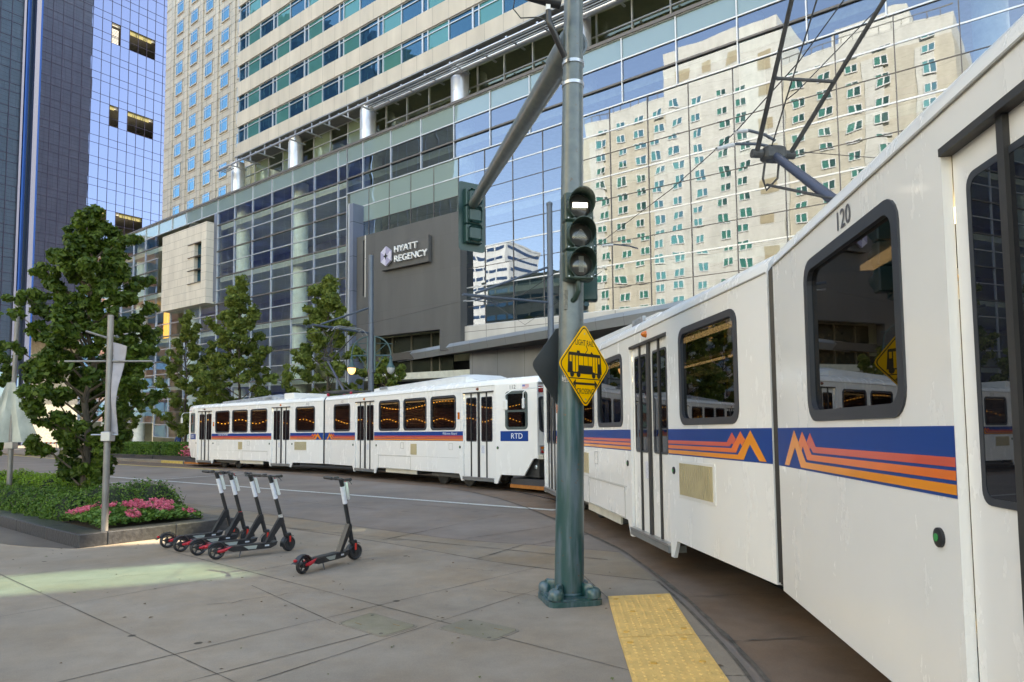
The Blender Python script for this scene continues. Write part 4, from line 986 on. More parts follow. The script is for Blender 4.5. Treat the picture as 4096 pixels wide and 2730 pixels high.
            sp = MB(); sp.prism([(a-.0, .355), (b+.0, .355), (b, .38), (a, .38)], -0.1, 0.035, W); Bm(sp, 'step_edge', steel)
            Bm(MB().box(a, b, sd_*(HW-.5)-.05, sd_*(HW-.5)+.05, .3, .95), 'step_riser', tin)
            for x in (a-.17, b+.17):
                Bm(MB().lathe([(.045, 0), (.045, .012), (.03, .018)], 16, lambda p, q_, z, x=x, sd_=sd_: (x+p, sd_*(yw(x, f)+z), 1.30+q_*1.0)), 'door_button', black, True)
                Bm(MB().lathe([(.018, .012), (.018, .022)], 10, lambda p, q_, z, x=x, sd_=sd_: (x+p, sd_*(yw(x, f)+z), 1.30+q_)), 'button_light', greenl, True)
            Bm(MB().lathe([(.05, 0), (.035, .05), (.01, .07)], 10, lambda p, q_, z, m_=m_, sd_=sd_: (m_+p, sd_*(HW+z), 3.12+q_)), 'door_lamp', amberl if a < 5 else mat('dark_amber_lens', (0.2, 0.06, 0.03), 0.3), True)
        # stripes
        def stripe(M, segs, z0, z1, dd, n):
            mb = MB()
            for a, b in segs: mb.prism([(a, z0), (b, z0), (b, z1), (a, z1)], 0.001, dd, W)
            return Bm(mb, n, M)
        segs = [(0.0, 2.6+f), (4.2+f, 10.1+f)]
        bs = stripe(bluep, segs, 1.49, 1.805, 0.003, 'blue_stripe')
        mtn_amb = [(2.6+f, 1.55), (0.59, 1.55), (0.32, 1.785), (0.03, 1.505), (0.16, 1.505), (0.335, 1.655), (0.47, 1.505), (2.6+f, 1.505)]
        mtn_org = [(2.6+f, 1.61), (0.73, 1.61), (0.525, 1.775), (0.43, 1.695), (0.50, 1.635), (0.535, 1.665), (0.63, 1.568), (2.6+f, 1.568)]
        mtn_red = [(2.6+f, 1.668), (0.83, 1.668), (0.71, 1.765), (0.63, 1.70), (0.685, 1.645), (0.715, 1.66), (0.77, 1.626), (2.6+f, 1.626)]
        for M, mt, z0, z1, nme in ((ambp, mtn_amb, 1.505, 1.55, 'amber_stripe'), (orgp, mtn_org, 1.568, 1.61, 'orange_stripe'), (redp, mtn_red, 1.626, 1.668, 'red_stripe')):
            mb = MB(); sh = 0.08+f*0.3
            mb.prism([(min(a+sh, 2.6+f), b) for a, b in mt], 0.003, 0.005, W); mb.prism([(4.2+f, z0), (10.1+f, z0), (10.1+f, z1), (4.2+f, z1)], 0.003, 0.005, W); Bm(mb, nme, M)
        Bm(MB().prism([(11.98+f, 1.5), (13.02+f, 1.5), (13.02+f, 1.8), (11.98+f, 1.8)], 0.001, 0.004, W), 'blue_panel', bluep)
        # small things on the side
        gl_ = MB()
        gl_.prism([(1.22+f, 1.0), (2.26+f, 1.0), (2.26+f, 1.43), (1.22+f, 1.43)], 0.0, 0.01, W)
        if not off: Bm(gl_, 'grille_frame', white)
        gg = MB()
        for i in range(16): gg.prism([(1.27+f+.06*i, 1.03), (1.305+f+.06*i, 1.03), (1.305+f+.06*i, 1.40), (1.27+f+.06*i, 1.40)], 0.01, 0.022, W)
        if not off: Bm(gg, 'grille', grillem)
        gg = MB().prism([(6.9+f, 1.0), (7.3+f, 1.0), (7.3+f, 1.38), (6.9+f, 1.38)], 0.0, 0.012, W); Bm(gg, 'vent', grillem)
        hp = MB()
        for (x0, x1, z0, z1) in ((4.55+f, 6.9+f, .46, .93),):
            hp.prism([(x0, z0), (x1, z0), (x1, z1), (x0, z1)], 0.0, 0.006, W, holes=[[(x0+.012, z0+.012), (x1-.012, z0+.012), (x1-.012, z1-.012), (x0+.012, z1-.012)]])
        for x0 in (6.2+f, 9.3+f): hp.prism([(x0, 1.2), (x0+.22, 1.2), (x0+.22, 1.42), (x0, 1.42)], 0.0, 0.005, W, holes=[[(x0+.01, 1.21), (x0+.21, 1.21), (x0+.21, 1.41), (x0+.01, 1.41)]])
        for x0 in (2.5+f, 4.36+f, 6.28+f, 8.08+f, 9.95+f): hp.prism([(x0, 1.82), (x0+.006, 1.82), (x0+.006, 3.16), (x0, 3.16)], 0.0, 0.002, W) if x0 > 5 else None
        hp.prism([(0.02, 3.188), (11.75+f, 3.188), (11.75+f, 3.2), (0.02, 3.2)], 0.0, 0.012, W)
        hp.prism([(4.45+f, .94), (9.85+f, .94), (9.85+f, .947), (4.45+f, .947)], 0.0, 0.002, W)
        Bm(hp, 'hatch_outline', mat('panel_gap', (0.35, 0.34, 0.31), 0.6))
        Bm(MB().prism(rrect(9.84+f, 9.92+f, 2.2, 2.42, .02), 0.0, 0.03, W), 'side_marker', amberl)
        sgn = sd_  # reading direction on this side
        T = lambda x0, z0, sd_=sd_: (lambda x, y, z: (x0-x*sd_, sd_*(yw(x0-x*sd_, f)+0.006+z), z0+y))
        def put(s_, size, M, x, z, n, **k):
            return text(s_, size, M, root, T(x, z), n, loc=O, rot=kw['rot'], ext=0.001, **k)
        if off or opts.get('box'): put(number, 0.17, numm, 1.42+f if off else 1.2, 3.09, 'fleet_number', bold=0.004)
        put(number, 0.17, numm, 12.45+f, 3.10, 'fleet_number', bold=0.004)
        lt = mat('stripe_lettering', (0.72, 0.75, 0.8), 0.4)
        put('RTD', 0.23, lt, 12.6+f, 1.645, 'logo_lettering', bold=0.012)
        put('Welcome Aboard' if off else 'TheRide 303.299.6000', 0.115, lt, 9.35+f if off else 8.9+f, 1.735, 'stripe_lettering', bold=0.002, shear=0.15)
        fl = MB(); fx = 12.82+f
        for i in range(7):
            fl.mi = 0 if i % 2 == 0 else 1; fl.prism([(fx, 3.04+.017*i), (fx+.24, 3.04+.017*i), (fx+.24, 3.057+.017*i), (fx, 3.057+.017*i)], 0.001, 0.003, W)
        fl.mi = 2; (x0, x1) = (fx+.14, fx+.24) if sd_ > 0 else (fx, fx+.10)
        fl.prism([(x0, 3.1), (x1, 3.1), (x1, 3.159), (x0, 3.159)], 0.003, 0.004, W)
        Bm(fl, 'flag_decal', [mat('flag_red', (0.55, 0.15, 0.15), 0.5), white, mat('flag_blue', (0.15, 0.18, 0.42), 0.5)])
        mr = MB().path([(12.9+f, sd_*(yw(12.9, f)), 3.0), (12.88+f, sd_*(HW+.25), 2.97), (12.75+f, sd_*(HW+.4), 2.85), (12.75+f, sd_*(HW+.4), 2.7)], .014, 6)
        Bm(mr, 'mirror_arm', white); Bm(MB().bbox(12.66+f, 12.84+f, sd_*(HW+.4)-.03, sd_*(HW+.4)+.03, 2.40, 2.70, .02), 'mirror', white)
    # under the floor
    un = MB(); un.box(0.3, 2.2, -1.0, 1.0, .35, .5); un.box(4.6, 9.5, -1.1, 1.1, .4, .55)
    un.bbox(5.0+f, 7.2+f, -1.24, 1.24, .3, .44, .02)
    Bm(un, 'underframe', dark)
    Bm(MB().box(5.0+f, 7.2+f, vis*1.25-.01, vis*1.25+.02, .3, .45), 'equipment_cover', sillm)
    bg_ = MB(); bg_.bbox(7.9+f, 10.0+f, -1.1, 1.1, .28, .42, .03)
    Bm(bg_, 'bogie_frame', mat('bogie_grey', (0.12, 0.12, 0.12), 0.6))
    for s_ in (8.2+f, 9.7+f):
        w_ = MB()
        for y in (-.75, .75): w_.lathe([(.33, -.06), (.34, .06), (.31, .08), (.1, .09)], 20, lambda p, q_, z, y=y, s_=s_: (s_+p, y+z*np.sign(y), .34+q_))
        w_.tube((s_, -.75, .34), (s_, .75, .34), .07); Bm(w_, 'wheel', dark, True)
    # roof units
    for (a, b, h, kind_) in opts['roof']:
        h0 = 3.40; rr = MB(); h = .66
        P = []; secs = [(a, .12, .70), (a+.35, .28, .95), (a+(b-a)*.55, .42, 1.0), (b-.95, .50, 1.0), (b-.4, .45, .95), (b, .1, .6)]
        if kind_ == 'grey': secs = [(a, .1, .6), (a+.9, .48, .95), (a+1.5, .45, 1.0), (b-.5, .22, .95), (b, .06, .7)]
        for s_, hh, ww in secs:
            ww *= 1.0; P += [(s_, -ww, h0), (s_, -ww, h0+hh*.45), (s_, -ww*.55, h0+hh*h), (s_, ww*.55, h0+hh*h), (s_, ww, h0+hh*.45), (s_, ww, h0)]
        rr.add(P, [[k*6+i, k*6+i+1, k*6+7+i, k*6+6+i] for k in range(len(secs)-1) for i in range(5)]+[[0, 1, 2, 3, 4, 5], [(len(secs)-1)*6+i for i in range(6)]])
        Bm(rr, 'air_conditioning_unit', acm if kind_ != 'grey' else texw)
        rr = MB()
        for i in range(6): rr.box(a+.9+i*.1, a+.95+i*.1, vis*.98-.03, vis*.98+.03, h0+.06, h0+.17)
        Bm(rr, 'roof_vent', grey)
    if opts.get('box'): Bm(MB().bbox(2.9, 3.75, -.95, .95, 3.4, 3.70, .02), 'roof_box', white)
    Bm(MB().bbox(11.9+f, 12.3+f, -.15, .15, 3.42, 3.5, .02), 'antenna', white)
    return O, rz
glass_door = glass('door_window_glass', None, 0.05, 0.0, gcol=(0.45, 0.47, 0.5), fres=0.5, body=(0.012, 0.012, 0.014))
def pantograph(root, O, rz, kn, base_s, head_s, zk, zh, sgn=1):
    c, s = math.cos(rz), math.sin(rz)
    def Q(x, y, z): return Vector((O.x+c*x-s*y, O.y+s*x+c*y, z))
    b = MB()
    for y in (-.45, .45): b.bbox(base_s-1.3, base_s+.9, y-.04, y+.04, 3.62, 3.70, .01, Q)
    for x in (-1.2, -.3, .7): b.box(base_s+x-.04, base_s+x+.04, -.5, .5, 3.60, 3.66, Q)
    b.build('pantograph_base', dark, root)
    ins = MB()
    for x in (-1.1, .6):
        for y in (-.45, .45): ins.lathe([(.05, 3.42), (.08, 3.47), (.05, 3.5), (.08, 3.54), (.05, 3.6)], 10, lambda p, q, z, x=x, y=y: Q(base_s+x+p, y+q, z))
    ins.build('insulator', mat('red_insulator', (0.35, 0.02, 0.04), 0.3), root, True)
    a = MB().tube(Q(base_s, 0, 3.68), Q(kn, 0, zk), .065, .05, 12); a.build('lower_arm', mat('pantograph_blue_grey', (0.055, 0.065, 0.10), 0.4, metal=0.3), root, True)
    MB().tube(Q(base_s-sgn*.55, .06, 3.68), Q(kn+sgn*.12, .03, zk-.35), .018, n=8).build('control_rod', dark, root, True)
    k = MB().tube(Q(kn, -.28, zk), Q(kn, .28, zk), .055, n=10); k.bbox(kn-.1, kn+.1, -.14, .14, zk-.09, zk+.09, .03, Q)
    k.path([Q(kn, .1, zk-.05), Q(kn+.05, .12, zk-.3), Q(kn+.12, .04, zk-.42), Q(kn+.02, -.06, zk-.3), Q(kn, -.08, zk-.05)], .015, 6)
    k.build('knuckle', dark, root)
    u = MB().tube(Q(kn, -.22, zk), Q(head_s, -.62, zh), .03, .022, 10); u.tube(Q(kn, .22, zk), Q(head_s, .62, zh), .03, .022, 10)
    t = .38; x = kn+(head_s-kn)*t; z = zk+(zh-zk)*t; yv = .22+(.62-.22)*t; u.tube(Q(x, -yv, z), Q(x, yv, z), .02, n=8)
    u.tube(Q(kn, 0.05, zk), Q(head_s, 0.3, zh), .009, n=6)
    u.build('upper_frame', dark, root, True)
    h = MB()
    for dx in (-.17, .17):
        h.path([Q(head_s+dx, -.98, zh-.16), Q(head_s+dx, -.8, zh+.03), Q(head_s+dx, -.6, zh+.09), Q(head_s+dx, .6, zh+.09), Q(head_s+dx, .8, zh+.03), Q(head_s+dx, .98, zh-.16)], .022, 8)
    for y in (-.62, .62): h.tube(Q(head_s-.2, y, zh), Q(head_s+.2, y, zh), .02, n=6)
    h.build('contact_head', grey, root, True)
def bellows(root, OA, ra, OB, rb):
    m_ = MB(); rings = []
    def pt(O, rz, x, y, z): return Vector((O.x+math.cos(rz)*x-math.sin(rz)*y, O.y+math.sin(rz)*x+math.cos(rz)*y, z))
    sec = [(-1.31, .47), (-1.31, 3.2), (-1.2, 3.36), (1.2, 3.36), (1.31, 3.2), (1.31, .47)]; n = 7; P = []
    for k in range(n):
        t = k/(n-1); sc = 1.0 if k % 2 == 0 else 0.97
        for y, z in sec: P.append(pt(OA, ra, -.0, y*sc, z).lerp(pt(OB, rb, -.0, -y*sc, z), t))
    m_.add(P, [[k*6+i, k*6+(i+1) % 6, (k+1)*6+(i+1) % 6, (k+1)*6+i] for k in range(n-1) for i in range(6)])
    m_.build('bellows', black, root)
near = thing('light_rail_train', 'near white light rail train numbered 120 filling the right side of the picture', 'train', (3.4, 6.0, 0), 0, 'white light rail trains on the curve')
OA, ra = section(near, (2.28, 6.01), (-.124, .992), 1, 0.0, '120', dict(roof=[(3.6, 10.3, 1.0, 'w')]))
OB, rb = section(near, (2.252, 5.80), (-.117, -.993), -1, 0.25, '120', dict(roof=[(3.6, 10.3, 1.0, 'w')]))
bellows(near, OA, ra, OB, rb)
pantograph(near, OA, ra, 2.24, .33, .25, 5.25, 6.75, 1)
far = thing('light_rail_train', 'farther white light rail train numbered 112 crossing behind the row of scooters', 'train', (-8.2, 31, 0), 0, 'white light rail trains on the curve')
OA, ra = OA2, ra2 = section(far, (-8.30, 30.0), (-.766, .642), 1, 0.0, '112', dict(roof=[(3.9, 10.2, 1.0, 'grey')], box=True))
OB, rb = section(far, (-8.20, 29.92), (.639, -.769), -1, 0.25, '112', dict(roof=[(3.4, 10.4, 1.0, 'w')]))
bellows(far, OA, ra, OB, rb)
pantograph(far, OA2, ra2, 1.7, .3, .1, 5.27, 6.5, 1)
# ------------------------------------------------------------------ traffic signal pole
def polemat():
    M = bpy.data.materials.new('green_pole_paint'); M.use_nodes = True; nt = M.node_tree; n = nt.nodes; l = nt.links
    b = n['Principled BSDF']; b.inputs['Roughness'].default_value = 0.34; b.inputs['Coat Weight'].default_value = 0.3; b.inputs['Coat Roughness'].default_value = 0.2
    g = n.new('ShaderNodeNewGeometry'); mp = n.new('ShaderNodeMapping'); mp.inputs['Scale'].default_value = (9, 9, 1.1); l.new(g.outputs['Position'], mp.inputs[0])
    t = n.new('ShaderNodeTexNoise'); t.inputs['Scale'].default_value = 1.6; t.inputs['Detail'].default_value = 6; l.new(mp.outputs[0], t.inputs[0])
    r = n.new('ShaderNodeValToRGB'); e = r.color_ramp.elements; e[0].position = 0.42; e[1].position = 0.62
    e[0].color = (0.012, 0.062, 0.060, 1); e[1].color = (0.07, 0.115, 0.135, 1); l.new(t.outputs[0], r.inputs[0])
    sx = n.new('ShaderNodeSeparateXYZ'); l.new(g.outputs['Position'], sx.inputs[0])
    mr = n.new('ShaderNodeMapRange'); mr.inputs['From Min'].default_value = 2.1; mr.inputs['From Max'].default_value = 2.75; l.new(sx.outputs['Z'], mr.inputs['Value'])
    t3 = n.new('ShaderNodeTexNoise'); t3.inputs['Scale'].default_value = 9; t3.inputs['Detail'].default_value = 5; l.new(g.outputs['Position'], t3.inputs[0])
    r3 = n.new('ShaderNodeValToRGB'); r3.color_ramp.elements[0].position = 0.35; r3.color_ramp.elements[1].position = 0.7
    r3.color_ramp.elements[0].color = (0.075, 0.095, 0.095, 1); r3.color_ramp.elements[1].color = (0.115, 0.135, 0.125, 1); l.new(t3.outputs[0], r3.inputs[0])
    mx = n.new('ShaderNodeMix'); mx.data_type = 'RGBA'; l.new(mr.outputs[0], mx.inputs[0]); l.new(r.outputs[0], mx.inputs[6]); l.new(r3.outputs[0], mx.inputs[7])
    t2 = n.new('ShaderNodeTexNoise'); t2.inputs['Scale'].default_value = 14; t2.inputs['Detail'].default_value = 8; l.new(g.outputs['Position'], t2.inputs[0])
    r2 = n.new('ShaderNodeMapRange'); r2.inputs['From Min'].default_value = 0.66; r2.inputs['From Max'].default_value = 0.74; l.new(t2.outputs[0], r2.inputs['Value'])
    m2 = n.new('ShaderNodeMix'); m2.data_type = 'RGBA'; l.new(r2.outputs[0], m2.inputs[0]); l.new(mx.outputs[2], m2.inputs[6]); m2.inputs[7].default_value = (0.10, 0.06, 0.035, 1)
    l.new(m2.outputs[2], b.inputs['Base Color'])
    bm = n.new('ShaderNodeBump'); bm.inputs['Strength'].default_value = 0.3; bm.inputs['Distance'].default_value = 0.004; l.new(t2.outputs[0], bm.inputs['Height']); l.new(bm.outputs[0], b.inputs['Normal'])
    return M
gp_ = polemat(); band = mat('rusty_band', (0.42, 0.30, 0.16), 0.5, metal=0.4, amt=0.4, scale=30); sgreen = mat('signal_green', (0.018, 0.042, 0.032), 0.38, amt=0.15, scale=6)
sgreen2 = mat('signal_teal', (0.010, 0.045, 0.042), 0.38, amt=0.1)
PB = Vector((0.585, 7.36, 0.006))
pole = thing('traffic_signal_pole', 'thick green painted steel signal pole with a long mast arm standing in the foreground pavement', 'signal pole', PB)
ln = Vector((0.022, 0, 1))
mb = MB(); mb.tube((0, 0, 0.06), ln*7.6, 0.158, 0.098, 40); mb.lathe([(0.165, .06), (0.17, .09), (0.162, .1)], 32)
mb.build('shaft', gp_, pole, True)
bp_ = MB(); a0 = math.radians(12); RB = lambda x, y, z: (x*math.cos(a0)-y*math.sin(a0), x*math.sin(a0)+y*math.cos(a0), z)
oct_ = rrect(-.29, .29, -.29, .29, .09, 3); bp_.prism(oct_, 0, .055, lambda a, b, d: RB(a, b, d)); bp_.prism(rrect(-.26, .26, -.26, .26, .09, 3), .055, .07, lambda a, b, d: RB(a, b, d))
bp_.build('base_plate', gp_, pole)
for sx_, sy_ in ((1, 1), (1, -1), (-1, 1), (-1, -1)):
    c = MB(); prof = [(.082, .07), (.082, .115), (.072, .15), (.045, .17), (.0, .175)]
    c.lathe(prof[:-1]+[(.01, .174)], 16, lambda x, y, z: RB(sx_*.2+x, sy_*.2+y, z)); c.bbox(-.07, .07, -.05, .05, .07, .2, .02, lambda x, y, z: RB(sx_*(.155+x*.7-y*0), sy_*(.155+x*.7+y), z))
    c.build('bolt_cover', gp_, pole, True)
MB().bbox(.13, .155, -.06, .06, .45, 1.0, .01).build('hand_hole_cover', gp_, pole)
for z in (2.835, 2.165):
    q = ln*z; mb = MB(); mb.lathe([(.147-.0058*z, z-.014), (.1485-.0058*z, z-.012), (.1485-.0058*z, z+.012), (.147-.0058*z, z+.014)], 32, lambda x, y, zz, q=q: (q.x+x, y, zz))
    mb.build('band', band, pole, True)
for z in (5.62, 5.86):
    q = ln*z; mb = MB(); mb.lathe([(.118, z-.02), (.124, z-.018), (.124, z+.018), (.118, z+.02)], 32, lambda x, y, zz, q=q: (q.x+x, y, zz)); mb.build('band', steel, pole, True)
# mast arm: goes away over the tracks
tip = Vector((-0.73, 12.9, 6.15)); st = PB+ln*6.12
ma = MB(); ma.tube(st-PB, tip-PB, .145, .095, 28); d = (tip-st).normalized(); ma.tube(st-PB, st-PB+d*.5, .17, .165, 28); ma.build('mast_arm', gp_, pole, True)
MB().tube(tip-PB, tip-PB+d*.03, .1, .098, 24).build('arm_cap', gp_, pole, True)
# graffiti tag
gf = MB(); rr_ = .149
def cyl(a, z): q = ln*z; return (q.x+rr_*math.cos(a), rr_*math.sin(a), z)
random.seed(3)
for (a_, z_, w_, h_) in ((3.95, 2.36, .12, .03), (3.95, 2.33, .1, .028)):
    for k in range(4):
        a = a_+k*.13; pts = [cyl(a+random.uniform(-.02, .02)+.1*t, z_+h_*random.uniform(-1, 1)) for t in np.linspace(0, 1, 5)]; gf.path(pts, .0022, 4)
gf.path([cyl(4.3+.25*math.cos(t), 2.33+.022*math.sin(t)) for t in np.linspace(0, 6.2, 16)], .0022, 4); gf.build('graffiti_tag', mat('graffiti_white', (0.6, 0.6, 0.6), 0.5), pole)

# signal heads
def head(name, label, loc, rz, M, lit=True, plate=False, sc=1.0, cat='traffic light'):
    t = thing(name, label, cat, loc, rz); t.scale = (sc, sc, sc)   # front faces local -y; origin bottom centre
    lensd = mat('dark_lens', (0.035, 0.034, 0.03), 0.15, amt=0.2, coat=0.6)
    for k in range(3):
        z0 = k*.31
        b = MB().bbox(-.155, .155, -.09, .09, z0+.003, z0+.307, .015); b.build('housing', M, t)
        C_ = lambda x, y, z, z0=z0: (x, -.09-z, z0+.155+y)
        MB().lathe([(.125, 0), (.118, .02), (.09, .035), (.04, .045), (.001, .048)], 24, C_).build('lens', lensd, t, True)
        v = MB(); n = 28; P = []
        for r_, s0 in ((.142, 0), (.135, 0)):
            for i in range(n+1):
                a = math.radians(-62+304*i/n); ln_ = .20 if True else 0
                dpt = .045+.175*(0.5+0.5*math.sin(max(-math.pi/2, min(math.pi/2, a-0 if a < math.pi/2 else math.pi-a))))
                P.append(C_(r_*math.cos(a), r_*math.sin(a), 0)); P.append(C_(r_*math.cos(a), r_*math.sin(a), dpt))
        m2 = 2*(n+1); fs = []
        for o_ in (0, m2):
            for i in range(n): fs.append([o_+2*i, o_+2*i+1, o_+2*i+3, o_+2*i+2])
        for i in range(n): fs.append([2*i+1, m2+2*i+1, m2+2*i+3, 2*i+3])
        fs += [[0, 1, m2+1, m2], [2*n, 2*n+1, m2+2*n+1, m2+2*n]]
        v.add(P, fs); v.build('visor', M, t)
        bo = MB()
        for x in (-.12, .12): bo.lathe([(.009, 0), (.007, .012)], 8, lambda p, q, z, x=x, z0=z0: (x+p, -.09-z, z0+.03+q))
        for zz in (.06, .25): bo.lathe([(.008, 0), (.006, .02)], 8, lambda p, q, z, zz=zz, z0=z0: (.155+z, -.05+p, z0+zz+q))
        bo.build('wing_bolt', steel, t)
        if lit:
            dots = MB(); cells = []
            if k == 2: cells = [(x, y) for x in np.linspace(-.075, .075, 18) for y in np.linspace(-.022, .022, 6)]; dm = mat('lit_white_led', (1, 1, 1), 0.4, emit=(1, 1, 1), estr=1.1)
            elif k == 1: cells = [(x*(1-j/9), -.05+j*.0125) for j in range(9) for x in np.linspace(-.075, .075, max(2, 11-j))]; dm = mat('unlit_led', (0.20, 0.19, 0.15), 0.3)
            else: cells = [(x, y) for x in np.linspace(-.022, .022, 5) for y in np.linspace(-.085, .075, 18)]; dm = mat('unlit_led', (0.20, 0.19, 0.15), 0.3)
            for x, y in cells: 
                zz = .05-.9*(x*x+y*y); dots.quad(C_(x-.0032, y-.0032, zz), C_(x+.0032, y-.0032, zz), C_(x+.0032, y+.0032, zz), C_(x-.0032, y+.0032, zz))
            dots.build('led_symbol', dm, t)['kind'] = 'stuff'
    if plate:
        MB().prism(rrect(-.25, .25, -.12, 1.05, .06), 0, .006, lambda a, b, d: (a, -.02+d, b), holes=[rrect(-.15, .15, .01, .92, .01)]).build('backplate', M, t)
        h = MB()
        for k in range(3): h.bbox(-.13, .13, .09, .135, k*.31+.03, k*.31+.28, .04)
        h.build('rear_cover', M, t)
    return t
hd = head('traffic_light', 'light rail signal with a lit white horizontal bar facing the camera on the green pole', (0.712, 7.13, 3.375), math.radians(8), sgreen)
br_ = MB(); br_.path([(0, 0, 0.0), (0, 0, -.1), (-.02, .06, -.17), (-.04, .13, -.19)], .03, 12); br_.build('bracket', sgreen, hd, True)
MB().bbox(-.13, .03, .12, .15, -.29, -.07, .008).build('mounting_plate', mat('worn_plate', (0.16, 0.15, 0.12), 0.6, amt=0.4, scale=30), hd)
h2 = head('traffic_light', 'teal signal head turned away behind the lit light rail signal', (0.845, 7.70, 3.26), math.radians(172), sgreen2, lit=False, sc=.9)
MB().path([(0, 0, 0), (0, 0, -.06), (0.0, .09, -.09), (-.02, .18, -.06)], .035, 10).build('bracket', sgreen2, h2, True)
h3 = head('traffic_light', 'green signal head with a backplate seen from behind at the end of the mast arm', (-0.74, 12.95, 5.40), math.radians(180+32), sgreen2, lit=False, plate=True, sc=1.15)
MB().path([(0, .1, .75), (0, .22, .80), (0, .26, .72)], .04, 8).build('bracket', sgreen2, h3, True)
# CCTV camera
cc = thing('security_camera', 'black security camera on a bent bracket at the top of the green pole', 'camera', (0.43, 7.05, 6.30))
MB().tube((-.24, -.05, .16), (.13, .03, .1), .065, n=20).build('camera_body', blackpl, cc, True)
MB().bbox(-.22, .15, -.09, .07, .14, .19, .02).build('sunshield', blackpl, cc)
MB().bbox(-.03, .02, -.02, .02, -.02, .1, .005).build('camera_mount', white, cc)
MB().path([(0, 0, 0), (0, 0, -.12), (.05, .02, -.22), (.18, .17, -.42)], .034, 12).build('bracket_arm', blackpl, cc, True)
MB().path([(-.24, -.05, .16), (-.36, -.05, .12), (-.38, -.04, 0), (-.3, 0, -.08), (-.12, .02, -.06), (0, 0, -.12)], .007, 6).build('cable', black, cc, True)
MB().tube((-.2, -.03, .3), (.2, .05, .36), .012, n=8).build('surge_rod', grey, cc, True)

# diamond signs
yel_s = mat('sign_yellow', (1.0, 0.50, 0.0), 0.42, amt=0.02); blk_s = mat('sign_black', (0.015, 0.013, 0.01), 0.5)
def diamond(h, r=.035, n=5):
    P = []; 
    for i in range(4):
        a = math.radians(90*i); p = Vector((h*math.cos(a), h*math.sin(a), 0)); pa = Vector((h*math.cos(a-math.pi/2), h*math.sin(a-math.pi/2), 0)); pb = Vector((h*math.cos(a+math.pi/2), h*math.sin(a+math.pi/2), 0))
        s_ = p+(pa-p).normalized()*r*1.4; e = p+(pb-p).normalized()*r*1.4
        for k in range(n+1): t = k/n; q = s_*(1-t)**2+p*2*t*(1-t)+e*t*t; P.append((q.x, q.y))
    return P
al = math.radians(47)
sg = thing('crossing_sign', 'yellow diamond LIGHT RAIL CROSSING sign strapped to the green pole', 'sign', (0.775, 7.235, 2.487), al)
S_ = lambda a, b, d: (a, -d, b)
MB().prism(diamond(.452, .05), 0, .004, S_).build('sign_plate', yel_s, sg)
MB().prism(diamond(.432, .045), .0042, .005, S_, holes=[diamond(.414, .04)]).build('sign_border', blk_s, sg)
T_ = lambda x0, z0: (lambda x, y, z: (x0+x, -.005-z, z0+y))
text('LIGHT RAIL', .088, blk_s, sg, T_(0, .238), 'sign_lettering', xs=.72, ext=.0006, bold=.0012); text('CROSSING', .085, blk_s, sg, T_(0, -.278), 'sign_lettering', xs=.74, ext=.0006, bold=.0012)
sy_ = MB(); z0 = .0052; z1 = .0058
def PL(*p, holes=()): sy_.prism(list(p), z0, z1, S_, holes=holes)
def RC(x0, x1, y0, y1): return [(x0, y0), (x1, y0), (x1, y1), (x0, y1)]
car = [(-.30, -.085), (-.285, -.085), (-.21, -.09), (.21, -.09), (.285, -.085), (.30, -.085), (.282, .11), (.275, .13), (-.275, .13), (-.282, .11)]
hl = [RC(-.262, -.225, .03, .098), RC(-.212, -.165, -.08, .098), RC(-.155, -.115, -.08, .098), RC(-.105, -.03, -.005, .098), RC(-.022, .05, -.005, .098), RC(.058, .13, -.005, .098)]
hl = [RC(-.262, -.228, .03, .098), RC(-.214, -.17, -.075, .098), RC(-.16, -.12, -.075, .098), RC(-.108, -.03, -.0, .098), RC(-.022, .052, -.0, .098), RC(.060, .130, -.0, .098), RC(.138, .178, -.075, .098), RC(.186, .222, -.075, .098), RC(.236, .266, .03, .098)]
hl[5] = RC(.060, .130, -.0, .098)
PL(*car, holes=hl)
for x in (-.225, -.115, .15, .245): sy_.prism([(x+.034*math.cos(t), -.098+.034*math.sin(t)) for t in np.linspace(0, 6.0, 14)], z0+.0002, z1+.0002, S_)
PL(*RC(-.29, .29, -.146, -.136)); PL((-.14, .13), (-.085, .13), (-.09, .152), (-.135, .152)); PL((.10, .13), (.15, .13), (.115, .155))
sy_.path([(0.01, -.0056, .13), (.05, -.0056, .17), (.025, -.0056, .215)], .004, 4)
PL((-.215, -.195), (-.165, -.150), (-.165, -.183), (.165, -.183), (.165, -.150), (.215, -.195), (.165, -.240), (.165, -.207), (-.165, -.207), (-.165, -.240))
sy_.build('tram_symbol', blk_s, sg)
for z in (.34, -.36): MB().lathe([(.01, .004), (.008, .009)], 10, lambda p, q, d, z=z: (p, -d, z+q)).build('bolt', steel, sg)
bs_ = thing('crossing_sign', 'diamond sign seen from its dark grey back on the left of the green pole', 'sign', (0.515, 7.50, 2.50), al+math.pi)
MB().prism(diamond(.452, .05), 0, .004, S_).build('sign_plate', mat('sign_back_grey', (0.075, 0.085, 0.088), 0.45, metal=0.3, amt=0.1), bs_)
MB().prism(diamond(.45, .05), .0042, .0046, S_).build('sign_face', yel_s, bs_)

